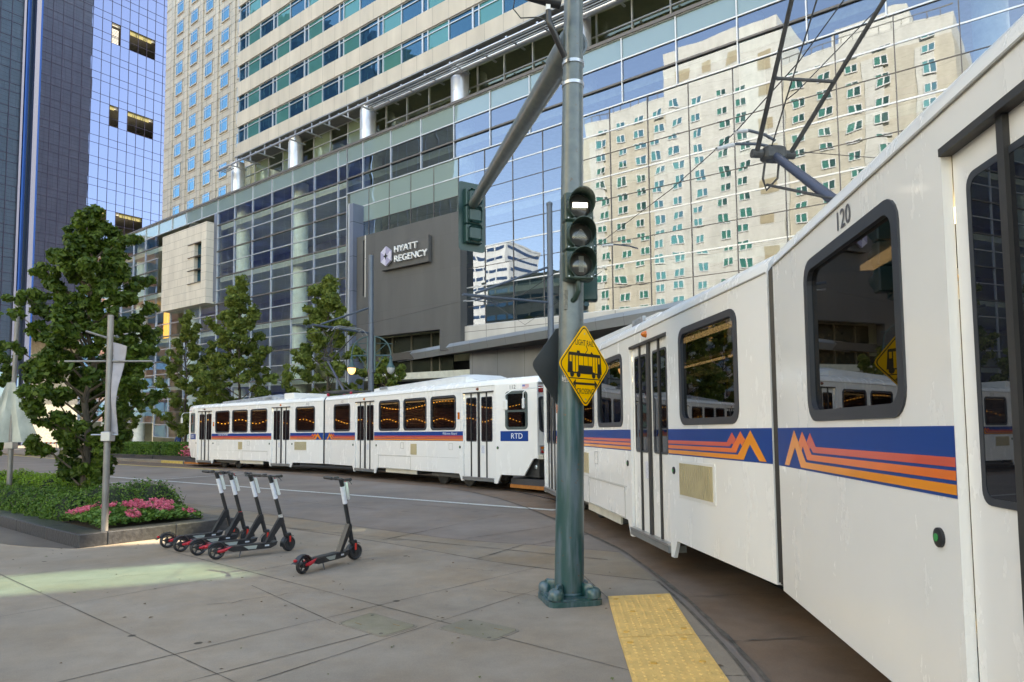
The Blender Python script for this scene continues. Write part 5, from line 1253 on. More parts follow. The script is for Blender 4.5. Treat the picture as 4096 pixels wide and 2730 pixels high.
# ------------------------------------------------------------------ catenary poles, wires
cat = mat('catenary_blue_grey', (0.065, 0.085, 0.115), 0.38, amt=0.1, metal=0.2); catg = mat('catenary_green', (0.03, 0.075, 0.08), 0.4)
def P3(x, y, Y):
    r = fw+cR*((x-2048)/2731.0)+cU*((1546.0-y)/2731.0); return Vector((0, 0, EYE))+r*(Y/r.y)
def bracket(parent, base, a, b, c_, d):
    mb = MB(); A_, B_, C_, D_ = [p-base for p in (a, b, c_, d)]
    mb.tube(A_, B_, .045, n=10); mb.build('bracket_arm', cat, parent, True)
    mb = MB().tube(C_, D_, .05, n=10); mb.build('bracket_strut', cat, parent, True)
    e = MB()
    for p in (A_, C_):
        q = (B_-A_).normalized() if p is A_ else (D_-C_).normalized(); e.tube(p-q*.02, p+q*.35, .035, n=8)
    e.build('insulator', mat('pale_insulator', (0.5, 0.5, 0.5), 0.4), parent, True)
c1 = Vector((-6.62, 32.0, 0)); cp1 = thing('catenary_pole', 'blue grey overhead wire pole with twin hanging street lamps behind the farther train', 'pole', c1, 0, 'overhead wire poles')
MB().tube((0, 0, 0), (-.03, 0, 10.2), .15, .12, 24).build('shaft', cat, cp1, True); MB().lathe([(.17, 4.6), (.17, 4.75)], 24).build('collar', cat, cp1, True)
k = 1/3.733
bracket(cp1, c1, P3(1230+905*k, 1180+200*k, 32), P3(1230+200*k, 1180+440*k, 30.2), P3(1230+905*k, 1180+570*k, 32), P3(1230+70*k, 1180+445*k, 29.8))
for sx_, lit in ((-1, True), (1, False)):
    m_ = MB(); ax = .78
    m_.path([(sx_*(.14+ax*math.sin(t)), 0, 5.45+ .85*math.cos(t)) for t in np.linspace(0.0, math.pi/2, 10)], .035, 8)
    m_.tube((sx_*.14, 0, 5.42), (sx_*(ax+.16), 0, 5.40), .035, n=8); m_.tube((sx_*.14, 0, 5.45), (sx_*.75, 0, 6.0), .02, n=6); m_.tube((sx_*.14, 0, 4.7), (sx_*.6, 0, 5.4), .022, n=6)
    m_.box(min(sx_*.13, sx_*.2), max(sx_*.13, sx_*.2), -.03, .03, 4.65, 6.35); m_.tube((sx_*.14, 0, 6.0), (sx_*1.02, 0, 5.95), .018, n=6)
    m_.build('lamp_bracket', catg, cp1, True)
    X = sx_*(ax+.14); L_ = lambda x, y, z, X=X: (X+x, y, z)
    MB().lathe([(.03, 5.4), (.05, 5.33), (.09, 5.28), (.07, 5.2), (.1, 5.05), (.16, 4.93), (.2, 4.86), (.2, 4.82)], 18, L_).build('lamp_cap', catg, cp1, True)
    MB().lathe([(.19, 4.82), (.185, 4.72), (.14, 4.6), (.06, 4.53), (.01, 4.52)], 18, L_).build('lamp_globe', mat('lit_globe', (1, .7, .4), .4, emit=(1, .50, .16), estr=0.32) if lit else mat('unlit_globe', (0.35, 0.36, 0.35), 0.3), cp1, True)
c2 = Vector((1.44, 25.0, 0)); cp2 = thing('catenary_pole', 'blue grey overhead wire pole just left of the green signal pole', 'pole', c2, 0, 'overhead wire poles')
MB().tube((0, 0, 0), (.02, 0, 10.25), .13, .105, 24).build('shaft', cat, cp2, True); MB().lathe([(.12, 10.2), (.12, 10.28), (.05, 10.33)], 20, lambda x, y, z: (x+.02, y, z)).build('cap', cat, cp2, True)
k = 1/2.24
bracket(cp2, c2, P3(1300+1990*k, 700+830*k, 25), P3(1300+1350*k, 700+1060*k, 23.2), P3(1300+2000*k, 700+1145*k, 25), P3(1300+1235*k, 700+1072*k, 22.8))
def steady(p, q, name, label, grp):
    d = q-p; t = thing(name, label, 'arm', p, 0, grp)
    MB().path([Vector((0, 0, 0)), d*.35+Vector((0, 0, .06)), d*.75+Vector((0, 0, .05)), d], .02, 8).build('arm_tube', cat, t, True)
    MB().tube((0, 0, 0), d*.3+Vector((0, 0, .05)), .026, n=8).build('insulated_end', mat('pale_insulator', (0.5, 0.5, 0.5), 0.4), t, True)
steady(P3(1300+1240*k, 700+1130*k, 22.9), P3(1300+1560*k, 700+1165*k, 23.8), 'steady_arm', 'curved arm holding the wire in front of the grey sign wall', 'wire steady arms')
steady(P3(1300+1310*k, 700+1100*k, 23.1), P3(1300+1560*k, 700+1150*k, 23.8), 'steady_arm', 'upper curved arm beside the bracket of the pole left of the signal pole', 'wire steady arms')
k3 = 1/1.3064
steady(P3(2200+870*k3, 780*k3, 8.6), P3(2200+1160*k3, 770*k3, 9.0), 'steady_arm', 'lower curved arm meeting the raised pantograph of the near train', 'wire steady arms')
steady(P3(2200+965*k3, 690*k3, 8.7), P3(2200+1175*k3, 735*k3, 9.0), 'steady_arm', 'upper curved arm meeting the raised pantograph of the near train', 'wire steady arms')
steady(P3(2200+270*k3, 1285*k3, 17.0), P3(2200+460*k3, 1300*k3, 17.6), 'steady_arm', 'curved arm just right of the signal heads', 'wire steady arms')
def wire(pts, label, r=.008):
    o = MB().path([Vector(p) for p in pts], r, 5).build('overhead_wire', mat('wire_black', (0.03, 0.03, 0.03), 0.5), None, True); tag(o, label, 'wire', 'overhead wires')
wire([P3(3420, -60, 7.2), P3(2200+1300*k3, 325*k3, 7.9), P3(2200+970*k3, 690*k3, 8.7), P3(2200+640*k3, 985*k3, 13), P3(2200+270*k3, 1265*k3, 17)], 'overhead wire running down from the top past the near pantograph')
wire([P3(3700, -160, 9.5), P3(2200+1290*k3, 480*k3, 9.4), P3(2200+1240*k3, 520*k3, 9.6)], 'thin wire between the pantograph arms')
wire([P3(2200+1310*k3, 795*k3, 9.0), P3(3600, 640, 12), P3(4000, 690, 18)], 'thin span wire going right from the near pantograph', .006)
wire([P3(2200+270*k3, 1265*k3, 17), P3(2090, 1180, 20), P3(1300+1240*k, 700+1130*k, 22.9), P3(1300+1110*k, 700+1160*k, 24), P3(1500, 1290, 28), P3(1240, 1335, 30)], 'overhead wire crossing in front of the grey sign wall', .010)
wire([P3(2200+270*k3, 1420*k3, 16), P3(2100, 1300, 20), P3(1300+1400*k, 700+1080*k, 23)], 'thin wire just left of the signal pole', .006)
# ------------------------------------------------------------------ electric scooters
def make_scooter(label, stripe=None, twist=0.0):
    t = thing('electric_scooter', label, 'scooter', (0, 0, 0), 0, 'black electric scooters on the pavement'); t.scale = (1.06, 1.06, 1.04)
    wb = .98; r = .108
    def wheel(x, nm):
        w = MB(); prof = [(r*.70, -.018), (r*.82, -.026), (r, -.012), (r, .012), (r*.82, .026), (r*.70, .018), (r*.70, -.018)]
        for_ = lambda a, b, z: (x+a, z, r+b)
        P = []; n = 28
        w.add([for_(rr*math.cos(2*math.pi*i/n), rr*math.sin(2*math.pi*i/n), z) for rr, z in prof for i in range(n)], [[k*n+i, k*n+(i+1) % n, (k+1)*n+(i+1) % n, (k+1)*n+i] for k in range(6) for i in range(n)])
        tyre = w.build('wheel', black, t, True)
        rim = MB()
        rim.lathe([(.035, -.03), (.038, .03)], 14, for_)
        for i in range(5):
            a = 2*math.pi*i/5+.3; rim.tube(for_(.03*math.cos(a), .03*math.sin(a), 0), for_(r*.72*math.cos(a+.2), r*.72*math.sin(a+.2), 0), .012, .009, 6)
        rim.lathe([(.012, -.045), (.012, .045)], 8, for_)
        rim.build('rim', mat('rim_dark', (0.05, 0.05, 0.05), 0.4, metal=0.5), tyre)
        return tyre
    wheel(0, 'rear'); 
    red = mat('scooter_red', (0.42, 0.012, 0.02), 0.35, amt=0.15, scale=30)
    for sy_ in (-1, 1):
        g = MB().path([(.0, sy_*.045, r), (.06, sy_*.052, r+.005), (.15, sy_*.05, r+.03), (.21, sy_*.045, r+.04)], [.014, .026, .02, .012], 8); g.build('rear_fork', red, t, True)
    fd = MB(); n = 10; P = []
    for i in range(n+1):
        a = math.radians(15+150*i/n); rr = r+.022+(.012 if i == n else 0)
        for y in (-.036, -.02, .02, .036): P.append((rr*math.cos(a)+(0 if i < n else -.03), y, r+rr*math.sin(a)-(.006 if abs(y) > .03 else 0)))
    P2 = [(p[0]*.96, p[1]*.93, r+(p[2]-r)*.95) for p in P]; N = len(P)
    fd.add(P+P2, [[4*i+j, 4*i+j+1, 4*i+j+5, 4*i+j+4] for i in range(n) for j in range(3)]+[[N+4*i+j, N+4*i+j+4, N+4*i+j+5, N+4*i+j+1] for i in range(n) for j in range(3)]+[[4*i, 4*i+4, N+4*i+4, N+4*i] for i in range(n)]+[[4*i+3, N+4*i+3, N+4*i+7, 4*i+7] for i in range(n)])
    fd.path([(r+.02, 0, r+.03), (.19, 0, .15)], .02, 8)
    fd.build('rear_mudguard', blackpl, t, True)
    MB().bbox(-.145, -.115, -.02, .02, r+.055, r+.085, .005).build('tail_light', red, t)
    dk = MB(); pts = [(.12, .12), (.17, .155), (.72, .155), (.80, .175), (.78, .12), (.70, .085), (.20, .085)]
    dk.prism(pts, -.072, .072, lambda a, b, d: (a, d, b)); dk.build('deck', blackpl, t)
    MB().prism([(.19, .156), (.70, .156), (.70, .160), (.19, .160)], -.062, .062, lambda a, b, d: (a, d, b)).build('deck_mat', black, t)
    st = MB(); st.prism([(.40, .10), (.50, .098), (.52, .148), (.33, .148)], .0725, .0735, lambda a, b, d: (a, -d, b)); st.build('deck_sticker', mat('pale_sticker', (0.30, 0.33, 0.30), 0.5), t)
    MB().prism([(.62, .118), (.68, .118), (.68, .14), (.62, .14)], .0725, .0738, lambda a, b, d: (a, -d, b)).build('serial_label', mat('serial_label', (0.5, 0.52, 0.54), 0.5), t)
    br = MB(); A = Vector((.66, 0, .15)); B = Vector((.845, 0, .47))
    br.prism([(.64, .15), (.70, .15), (.885, .42), (.86, .50), (.835, .50)], -.035, .035, lambda a, b, d: (a, d, b)); br.build('frame_brace', blackpl, t)
    top = Vector((.70, 0, 1.10)); bot = Vector((.935, 0, .235)); ax = (top-bot).normalized(); Lz = (top-bot).length
    pt = lambda q: bot+ax*q
    MB().tube(pt(.0), pt(.20), .030, n=16).build('head_tube', blackpl, t, True); MB().tube(pt(.20), pt(.27), .036, n=16).build('hinge', blackpl, t, True)
    MB().tube(pt(.26), pt(.56), .028, n=16).build('stem', blackpl, t, True)
    MB().tube(pt(.56), pt(.80), .031, n=16).build('white_wrap', mat('white_wrap', (0.62, 0.63, 0.68), 0.5, amt=0.10, scale=25), t, True)
    hs = MB().tube(pt(.80), pt(Lz), .026, .033, n=16); hs.lathe([(.036, 0), (.036, .02), (.02, .03)], 16, lambda x, y, z: (top.x+x, top.y+y, top.z-.01+z)); hs.build('stem_top', black, t, True)
    if stripe: MB().tube(pt(stripe[0]), pt(stripe[1]), .0295, n=16).build('stem_tape', stripe[2], t, True)
    # turning front end: parented pivot kept simple by rotating points
    c, s = math.cos(twist), math.sin(twist); piv = Vector((.965, 0, 0))
    def TW_(x, y, z): dx = x-piv.x; return Vector((piv.x+c*dx-s*y, s*dx+c*y, z))
    hx = top.x; 
    def TH_(x, y, z): dx = x-hx; return Vector((hx+c*dx-s*y, s*dx+c*y, z))
    hb = MB(); hb.path([TH_(hx-.05, -.30, 1.115), TH_(hx, -.10, 1.10), TH_(hx+.01, 0, 1.10), TH_(hx, .10, 1.10), TH_(hx-.05, .30, 1.115)], .015, 10); hb.build('handlebar', blackpl, t, True)
    for sy_ in (-1, 1):
        MB().tube(TH_(hx-.025, sy_*.18, 1.107), TH_(hx-.058, sy_*.32, 1.117), .021, n=12).build('grip', black, t, True)
    MB().path([TH_(hx+.005, -.13, 1.10), TH_(hx+.04, -.16, 1.075), TH_(hx+.02, -.22, 1.05)], .006, 6).build('brake_lever', dark, t, True)
    MB().bbox(hx-.02, hx+.03, .09, .15, 1.10, 1.135, .008, TH_).build('throttle', blackpl, t)
    gp2 = MB(); Y_ = ax.cross(Vector((0, 1, 0)))
    def GP(a, b, d): return pt(a)+Vector((1, 0, 0.27))*(b)+Vector((0, d, 0))
    gp2.prism(rrect(.60, .84, .030, .068, .016, 3), -.038, .038, lambda a, b, d: GP(a, b, d)); gp2.build('tracker_box', mat('tracker_white', (0.62, 0.64, 0.60), 0.4), t, True)
    cb = MB().path([TH_(hx+.02, -.03, 1.09), pt(.90)+Vector((.055, -.02, 0)), pt(.84)+Vector((.055, -.01, .0))], .006, 6); cb.build('red_cable', mat('cable_red', (0.45, 0.03, 0.04), 0.4), t, True)
    # front fork, mudguard, wheel turned a little
    fx = .985
    fw_ = MB(); prof = [(r*.72, -.018), (r*.82, -.026), (r, -.012), (r, .012), (r*.82, .026), (r*.72, .018), (r*.72, -.018)]; n = 28
    ff = lambda a, b, z: TW_(fx+a, z, r+b)
    fw_.add([ff(rr*math.cos(2*math.pi*i/n), rr*math.sin(2*math.pi*i/n), z) for rr, z in prof for i in range(n)], [[k*n+i, k*n+(i+1) % n, (k+1)*n+(i+1) % n, (k+1)*n+i] for k in range(6) for i in range(n)])
    wf = fw_.build('wheel', black, t, True)
    hb2 = MB().lathe([(.076, -.022), (.08, 0), (.076, .022)], 22, ff); hb2.lathe([(.014, -.05), (.014, .05)], 8, ff); hb2.build('hub_motor', mat('hub_motor', (0.03, 0.03, 0.032), 0.45), wf, True)
    fk = MB()
    for sy_ in (-1, 1): fk.prism([(fx-.025, r-.02), (fx+.022, r-.02), (fx+.005, r+.14), (fx-.055, r+.16)], sy_*.036, sy_*.048, lambda a, b, d: TW_(a, d, b))
    fk.bbox(fx-.07, fx+.01, -.05, .05, r+.12, r+.165, .01, TW_); fk.build('front_fork', blackpl, t)
    for sy_ in (-1, 1): MB().prism(rrect(fx-.028, fx+.0, r+.03, r+.12, .008, 2), sy_*.0485, sy_*.05, lambda a, b, d: TW_(a, d, b)).build('fork_reflector', mat('reflector_red', (0.6, 0.03, 0.02), 0.3), t)
    mg = MB(); P = []; n = 9
    for i in range(n+1):
        a = math.radians(60+130*i/n); rr = r+.02
        for y in (-.034, .034): P.append(TW_(fx+rr*math.cos(a), y, r+rr*math.sin(a)))
    P2 = [TW_(0, 0, 0)*0+p+Vector((0, 0, -.006)) for p in P]; N = len(P)
    mg.add(P+P2, [[2*i, 2*i+1, 2*i+3, 2*i+2] for i in range(n)]+[[N+2*i, N+2*i+2, N+2*i+3, N+2*i+1] for i in range(n)]+[[2*i, 2*i+2, N+2*i+2, N+2*i] for i in range(n)]+[[2*i+1, N+2*i+1, N+2*i+3, 2*i+3] for i in range(n)])
    mg.build('front_mudguard', blackpl, t, True)
    MB().tube((.30, -.05, .09), (.27, -.10, .01), .008, n=6).build('kickstand', dark, t)
    return t
redt = mat('red_tape', (0.5, 0.03, 0.03), 0.4); slt = mat('crinkled_silver_tape', (0.6, 0.6, 0.6), 0.3, metal=0.6, amt=0.4, scale=60)
def place(sc_, rear, front):
    r_ = Vector((rear[0], rear[1])); f_ = Vector((front[0], front[1])); d = (f_-r_); sc_.location = (rear[0], rear[1], .008); sc_.rotation_euler = (math.radians(sc_.get('_lean', 0)), 0, math.atan2(d.y, d.x))
specs = [('leftmost black scooter, beside the planter wall, with scratched stem', None, 0.1, (-5.47, 10.93), (-4.6, 11.8)),
         ('second scooter from the left, with a thin red band on its stem', (.27, .285, redt), -0.15, (-5.08, 10.56), (-4.22, 11.45)),
         ('third scooter from the left, standing just behind the one with silver tape', None, -0.3, (-4.67, 10.24), (-3.72, 11.02)),
         ('scooter with a crinkled silver tape band low on its stem', (.27, .32, slt), 0.35, (-4.25, 9.90), (-3.33, 10.60)),
         ('scooter standing alone, closest to the green signal pole', None, -0.35, (-2.69, 8.84), (-2.20, 9.90))]
for lb, stp, tw_, a, b in specs: place(make_scooter(lb, stp, tw_), a, b)

# ------------------------------------------------------------------ planter
Cn = Vector((-6.89, 10.95, 0)); ea = Vector((-.77, .637, 0)).normalized(); eb = Vector((.637, .77, 0)).normalized()
def PP(a, b, z): return Cn+ea*a+eb*b+Vector((0, 0, z))
granite = mat('dark_granite', (0.042, 0.042, 0.044), 0.34, amt=0.35, scale=14, bump=0.8, bscale=18, coat=0.1); soil = mat('soil', (0.05, 0.035, 0.022), 0.9, amt=0.4, scale=20, bump=0.8)
pln = thing('planter', 'low planter with a dark granite rim full of shrubs and flowers', 'planter', Cn)
Q_ = lambda a, b, z: PP(a, b, z)-Cn
rimh = .22
for i in range(7):
    MB().bbox(1.6*i+.004 + (0 if i else 0), 1.6*(i+1)-.004, 0, .42, 0, rimh, .012, Q_).build('granite_kerb', granite, pln)
for i in range(2):
    MB().bbox(0, .42, .424+1.1*i, .424+1.1*(i+1)-.006, 0, rimh, .012, Q_).build('granite_kerb', granite, pln)
for i in range(7): MB().bbox(1.6*i+.42, 1.6*(i+1)+.41, 2.2, 2.62, 0, rimh, .012, Q_).build('granite_kerb', granite, pln)
MB().bbox(11.3, 11.6, .43, 2.19, 0, rimh, .012, Q_).build('granite_kerb', granite, pln)
MB().box(.42, 11.3, .42, 2.2, 0, .19, Q_).build('soil', soil, pln)

def leaves(centers, normals, size, n, asp=1.6, jit=0.7):
    """n small folded leaves at given centres"""
    idx = rng.integers(0, len(centers), n) if len(centers) != n else np.arange(n)
    c = centers[idx]; nr = normals[idx]+rng.normal(0, jit, (n, 3)); nr /= np.linalg.norm(nr, axis=1)[:, None]+1e-9
    t = np.cross(nr, rng.normal(0, 1, (n, 3))); t /= np.linalg.norm(t, axis=1)[:, None]+1e-9; b = np.cross(nr, t)
    s = size*rng.uniform(.6, 1.3, n)[:, None]
    v0 = c-t*s*asp*.5; v1 = c+b*s*.5-nr*s*.12; v2 = c+t*s*asp*.5; v3 = c-b*s*.5-nr*s*.12
    V = np.stack([v0, v1, v2, v3], 1).reshape(-1, 3); Fc = np.arange(n*4).reshape(-1, 4)
    return V, Fc
def leafmesh(name, sets, mats, parent=None, origin=Vector((0, 0, 0))):
    V = np.concatenate([s[0] for s in sets])-np.array(origin); o = 0; Fs = []; mi = []
    for k, s in enumerate(sets): Fs.append(s[1]+o); o += len(s[0]); mi.append(np.full(len(s[1]), s[2] if len(s) > 2 else 0))
    Fs = np.concatenate(Fs); mi = np.concatenate(mi)
    me = bpy.data.meshes.new(name); me.vertices.add(len(V)); me.vertices.foreach_set('co', V.astype(np.float32).ravel())
    me.loops.add(len(Fs)*4); me.loops.foreach_set('vertex_index', Fs.ravel().astype(np.int32)); me.polygons.add(len(Fs))
    me.polygons.foreach_set('loop_start', np.arange(0, len(Fs)*4, 4, dtype=np.int32)); me.polygons.foreach_set('material_index', mi.astype(np.int32))
    for M in mats: me.materials.append(M)
    me.update(); me.validate()
    ob = bpy.data.objects.new(name, me); COL.objects.link(ob)
    if parent: ob.parent = parent
    else: ob.location = origin
    return ob
def blob(cs, per):
    """points on the shell of overlapping ellipsoids: [(centre, (rx, ry, rz))]"""
    C, N = [], []
    for c, r in cs:
        d = rng.normal(0, 1, (per, 3)); d /= np.linalg.norm(d, axis=1)[:, None]; d[:, 2] = np.abs(d[:, 2])*1.0-.15*rng.random(per)
        k = 1-.22*rng.random(per)**2; bump = 1+.06*np.sin(d[:, 0]*9+c[0]*5)*np.cos(d[:, 1]*8+c[1]*3)
        C.append(np.array(c)+d*np.array(r)*(k*bump)[:, None]); N.append(d/np.array(r)); 
    C = np.concatenate(C); N = np.concatenate(N); N /= np.linalg.norm(N, axis=1)[:, None]; return C, N
lf_shrub = leafmat('shrub_leaf', (0.03, 0.085, 0.015), (0.13, 0.24, 0.03)); lf_bright = leafmat('bright_shrub_leaf', (0.10, 0.21, 0.015), (0.22, 0.36, 0.03))
lf_bed = leafmat('bed_leaf', (0.06, 0.15, 0.03), (0.18, 0.30, 0.06)); pinkm = leafmat('pink_blossom', (0.55, 0.07, 0.14), (0.75, 0.20, 0.26), .25)
lf_tree = leafmat('street_tree_leaf', (0.022, 0.06, 0.010), (0.135, 0.20, 0.025), .45); lf_far = leafmat('far_tree_leaf', (0.07, 0.13, 0.025), (0.26, 0.30, 0.06), .5)
bark = mat('bark', (0.075, 0.06, 0.045), 0.85, amt=0.35, scale=14, bump=0.8, bscale=30, stretch=(1, 1, .3)); twig = mat('twig', (0.10, 0.075, 0.05), 0.8, amt=0.3)
def shrub(label, a0, a1, b0, b1, h, M, per=5200, n=4, grp='shrubs in the granite planter', sz=.03):
    cs = []
    for i in range(n):
        for j in range(2):
            a = a0+(a1-a0)*(i+.5)/n; b = b0+(b1-b0)*(j+.5)/2; p = PP(a, b, .15); cs.append(((p.x, p.y, p.z), ((a1-a0)/n*.72, (b1-b0)*.36, (h-.15)*random.uniform(.92, 1.04))))
    C, N = blob(cs, per//2); base = PP((a0+a1)/2, (b0+b1)/2, .19); t = thing('shrub', label, 'shrub', base, 0, grp)
    leafmesh('foliage', [leaves(C, N, sz, len(C))], [M], t, base)
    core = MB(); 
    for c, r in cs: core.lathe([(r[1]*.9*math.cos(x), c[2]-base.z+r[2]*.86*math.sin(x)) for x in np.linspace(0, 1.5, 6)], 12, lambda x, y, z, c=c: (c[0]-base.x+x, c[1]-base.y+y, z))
    core.build('dark_core', mat('shrub_inner', (0.012, 0.02, 0.008), 0.95), t)  # solid near-black core under the leaf shell
    tw = MB()
    for i in range(26):
        a = random.uniform(a0, a1); b = random.uniform(b0-.05, b1); p = PP(a, b, .18)-base; tw.tube(p, p+Vector((random.uniform(-.12, .12), random.uniform(-.12, .12), random.uniform(.2, h*.8))), .008, .004, 5)
    tw.build('stems', twig, t)
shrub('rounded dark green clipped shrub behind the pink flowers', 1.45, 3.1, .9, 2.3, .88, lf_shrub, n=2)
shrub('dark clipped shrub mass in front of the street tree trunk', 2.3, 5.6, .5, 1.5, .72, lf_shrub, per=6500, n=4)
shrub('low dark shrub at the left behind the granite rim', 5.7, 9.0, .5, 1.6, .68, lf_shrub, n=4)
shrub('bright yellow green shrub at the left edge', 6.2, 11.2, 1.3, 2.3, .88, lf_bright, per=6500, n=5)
# flower bed
nb = 5200; A = rng.uniform(.44, 2.3, nb); B = rng.uniform(.44, 2.2, nb); keep = ~((A > 1.5) & (B > 1.0)); A, B = A[keep], B[keep]; 
def surf(a, b): return .22+.24*np.sin(np.pi*np.clip((a-.3)/2.2, 0, 1))*np.sin(np.pi*np.clip((b-.3)/2.1, 0, 1))**.7
hgt = surf(A, B)+.09*rng.random(len(A))
C = np.array([tuple(PP(a, b, z)) for a, b, z in zip(A, B, hgt)]); N = np.tile([0, 0, 1.0], (len(C), 1))
nf = 1900; A2 = rng.uniform(.5, 2.2, nf); B2 = rng.uniform(.5, 2.1, nf); den = np.sin(A2*4.0+.6)*np.sin(B2*3.0+.2)+.5*np.sin(A2*11+B2*7)+.4*np.sin(A2*5-B2*13); kp = (den > .32) & ~((A2 > 1.4) & (B2 > 1.0)); A2, B2 = A2[kp], B2[kp]
C2 = np.array([tuple(PP(a, b, float(surf(a, b))+.06+.07*random.random())) for a, b in zip(A2, B2)])
C2 = np.repeat(C2, 6, 0)+rng.normal(0, .016, (len(C2)*6, 3)); N2 = np.tile([.2, -.5, 1.0], (len(C2), 1))
fb = leafmesh('flower_bed', [leaves(C, N, .07, len(C), 1.2, .5)+(0,), leaves(C2, N2, .036, len(C2), 1.1, .8)+(1,)], [lf_bed, pinkm], None, PP(1.2, 1.2, .19))
tag(fb, 'pink begonias with green leaves at the corner of the granite planter', 'flowers', kind='stuff')

# ------------------------------------------------------------------ trees
def tree(label, base, h, w, nleaf, size, M, low=.08, shape='oval', seed=1, grp='street trees', limbs=26, tr=.09, lean=0):
    rg = np.random.default_rng(seed); base = Vector(base); t = thing('street_tree', label, 'tree', base, 0, grp)
    def rad(f):
        if shape == 'oval': return (w/2)*(math.sin(math.pi*min(1, max(0, (f-low)/(1-low)))**.78))**.62*(1 if f > .1 else .7)
        return (w/2)*min(1, (f-low)/.18+.25)*max(.05, (1-f))**.72*1.35*(.82+.3*math.sin(f*17+seed)**2)
    tb = MB(); tp_ = [Vector((rg.normal(0, .02)*k, rg.normal(0, .02)*k, h*.93*k/8)) for k in range(9)]; tb.path(tp_, [tr*(1-.11*k) for k in range(9)], 9)
    tb.build('trunk', bark, t, True)
    lm = MB(); pts = []
    for i in range(limbs):
        f = low+(.93-low)*((i+.5)/limbs)**.9; z0 = max(.06*h, h*(f-.10)); an = i*2.399+rg.normal(0, .3); R = max(.12, rad(f))*rg.uniform(.62, 1.12)
        s_ = Vector((0, 0, z0)); e = Vector((math.cos(an)*R, math.sin(an)*R, h*f+R*.25)); m_ = s_.lerp(e, .45)+Vector((rg.normal(0, .06), rg.normal(0, .06), -.05*R))
        lm.path([s_, m_, e], [tr*.33, tr*.2, tr*.06], 5)
        for q in range(4):
            k = rg.uniform(.35, .95); p = s_.lerp(m_, k/.5) if k < .5 else m_.lerp(e, (k-.5)*2); a2 = an+rg.normal(0, .9); g = p+Vector((math.cos(a2), math.sin(a2), rg.uniform(.1, .9)))*R*rg.uniform(.2, .42)
            lm.path([p, p.lerp(g, .5)+Vector((0, 0, -.02)), g], [tr*.12, tr*.08, tr*.03], 4); pts += [g, p.lerp(g, .6)]
        pts += [e, m_.lerp(e, .6)]
    lm.build('branches', twig, t)
    # clumps: around twig ends plus fill through the crown
    P = [np.array(p) for p in pts]; extra = max(0, nleaf//85-len(P))
    for i in range(extra):
        f = rg.uniform(low+.02, .98); R = rad(f)*math.sqrt(rg.uniform(.1, 1))*rg.uniform(.8, 1.06); a = rg.uniform(0, 6.283); P.append(np.array([math.cos(a)*R, math.sin(a)*R, h*f]))
    for i in range(12): P.append(np.array([rg.normal(0, .08), rg.normal(0, .08), h*(.9+.1*i/12)]))
    P = np.array(P); n = nleaf; idx = rg.integers(0, len(P), n); cr = np.clip(w*.055, .10, .32)*(.6+.8*rg.random(len(P)))
    off = rg.normal(0, 1, (n, 3)); off /= np.linalg.norm(off, axis=1)[:, None]; off *= (rg.random(n)**.5)[:, None]*cr[idx][:, None]; off[:, 2] *= .75
    C = P[idx]+off; N = off/np.linalg.norm(off, axis=1)[:, None]+np.array([0, 0, .5])
    global rng
    sv_ = rng; rng = rg; L = leaves(C, N, size, n, 1.7, .6); rng = sv_
    leafmesh('crown', [L], [M], t, Vector((0, 0, 0)))
    return t
tree('tall dark green columnar oak in the granite planter by the banner pole', PP(4.6, 1.6, .19), 6.75, 2.6, 60000, .076, lf_tree, low=.06, seed=5, limbs=60, tr=.10)
tree('dark tree at the very left edge beyond the planter', (-18.4, 22.6, 0), 7.4, 3.4, 24000, .11, lf_tree, low=.05, seed=8)
tree('small tree between the columnar oak and the glass podium', (-31.0, 54.5, .1), 8.3, 3.2, 10000, .15, lf_far, low=.15, seed=11, grp='young trees along the glass podium')
tree('thin young tree left of the tallest podium tree', (-23.3, 48.7, .1), 10.6, 4.4, 19000, .14, lf_far, low=.12, shape='cone', seed=12, grp='young trees along the glass podium', tr=.11)
tree('tallest young tree in front of the glass podium', (-17.6, 43.8, .1), 11.9, 5.6, 30000, .14, lf_far, low=.12, shape='cone', seed=13, grp='young trees along the glass podium', tr=.12)
tree('narrow tree between the two taller podium trees', (-21.0, 47.6, .1), 8.2, 3.4, 10000, .14, lf_far, low=.12, shape='cone', seed=16, grp='young trees along the glass podium', tr=.1)
tree('young tree beside the lamp pole and blue grey pillar', (-10.1, 37.2, .1), 10.3, 5.0, 26000, .13, lf_far, low=.12, shape='cone', seed=14, grp='young trees along the glass podium', tr=.12)
tree('low leafy tree half hidden behind the twin lamp pole', (-6.6, 35.6, .1), 5.6, 3.4, 12000, .13, lf_far, low=.1, seed=15, grp='young trees along the glass podium', tr=.1)
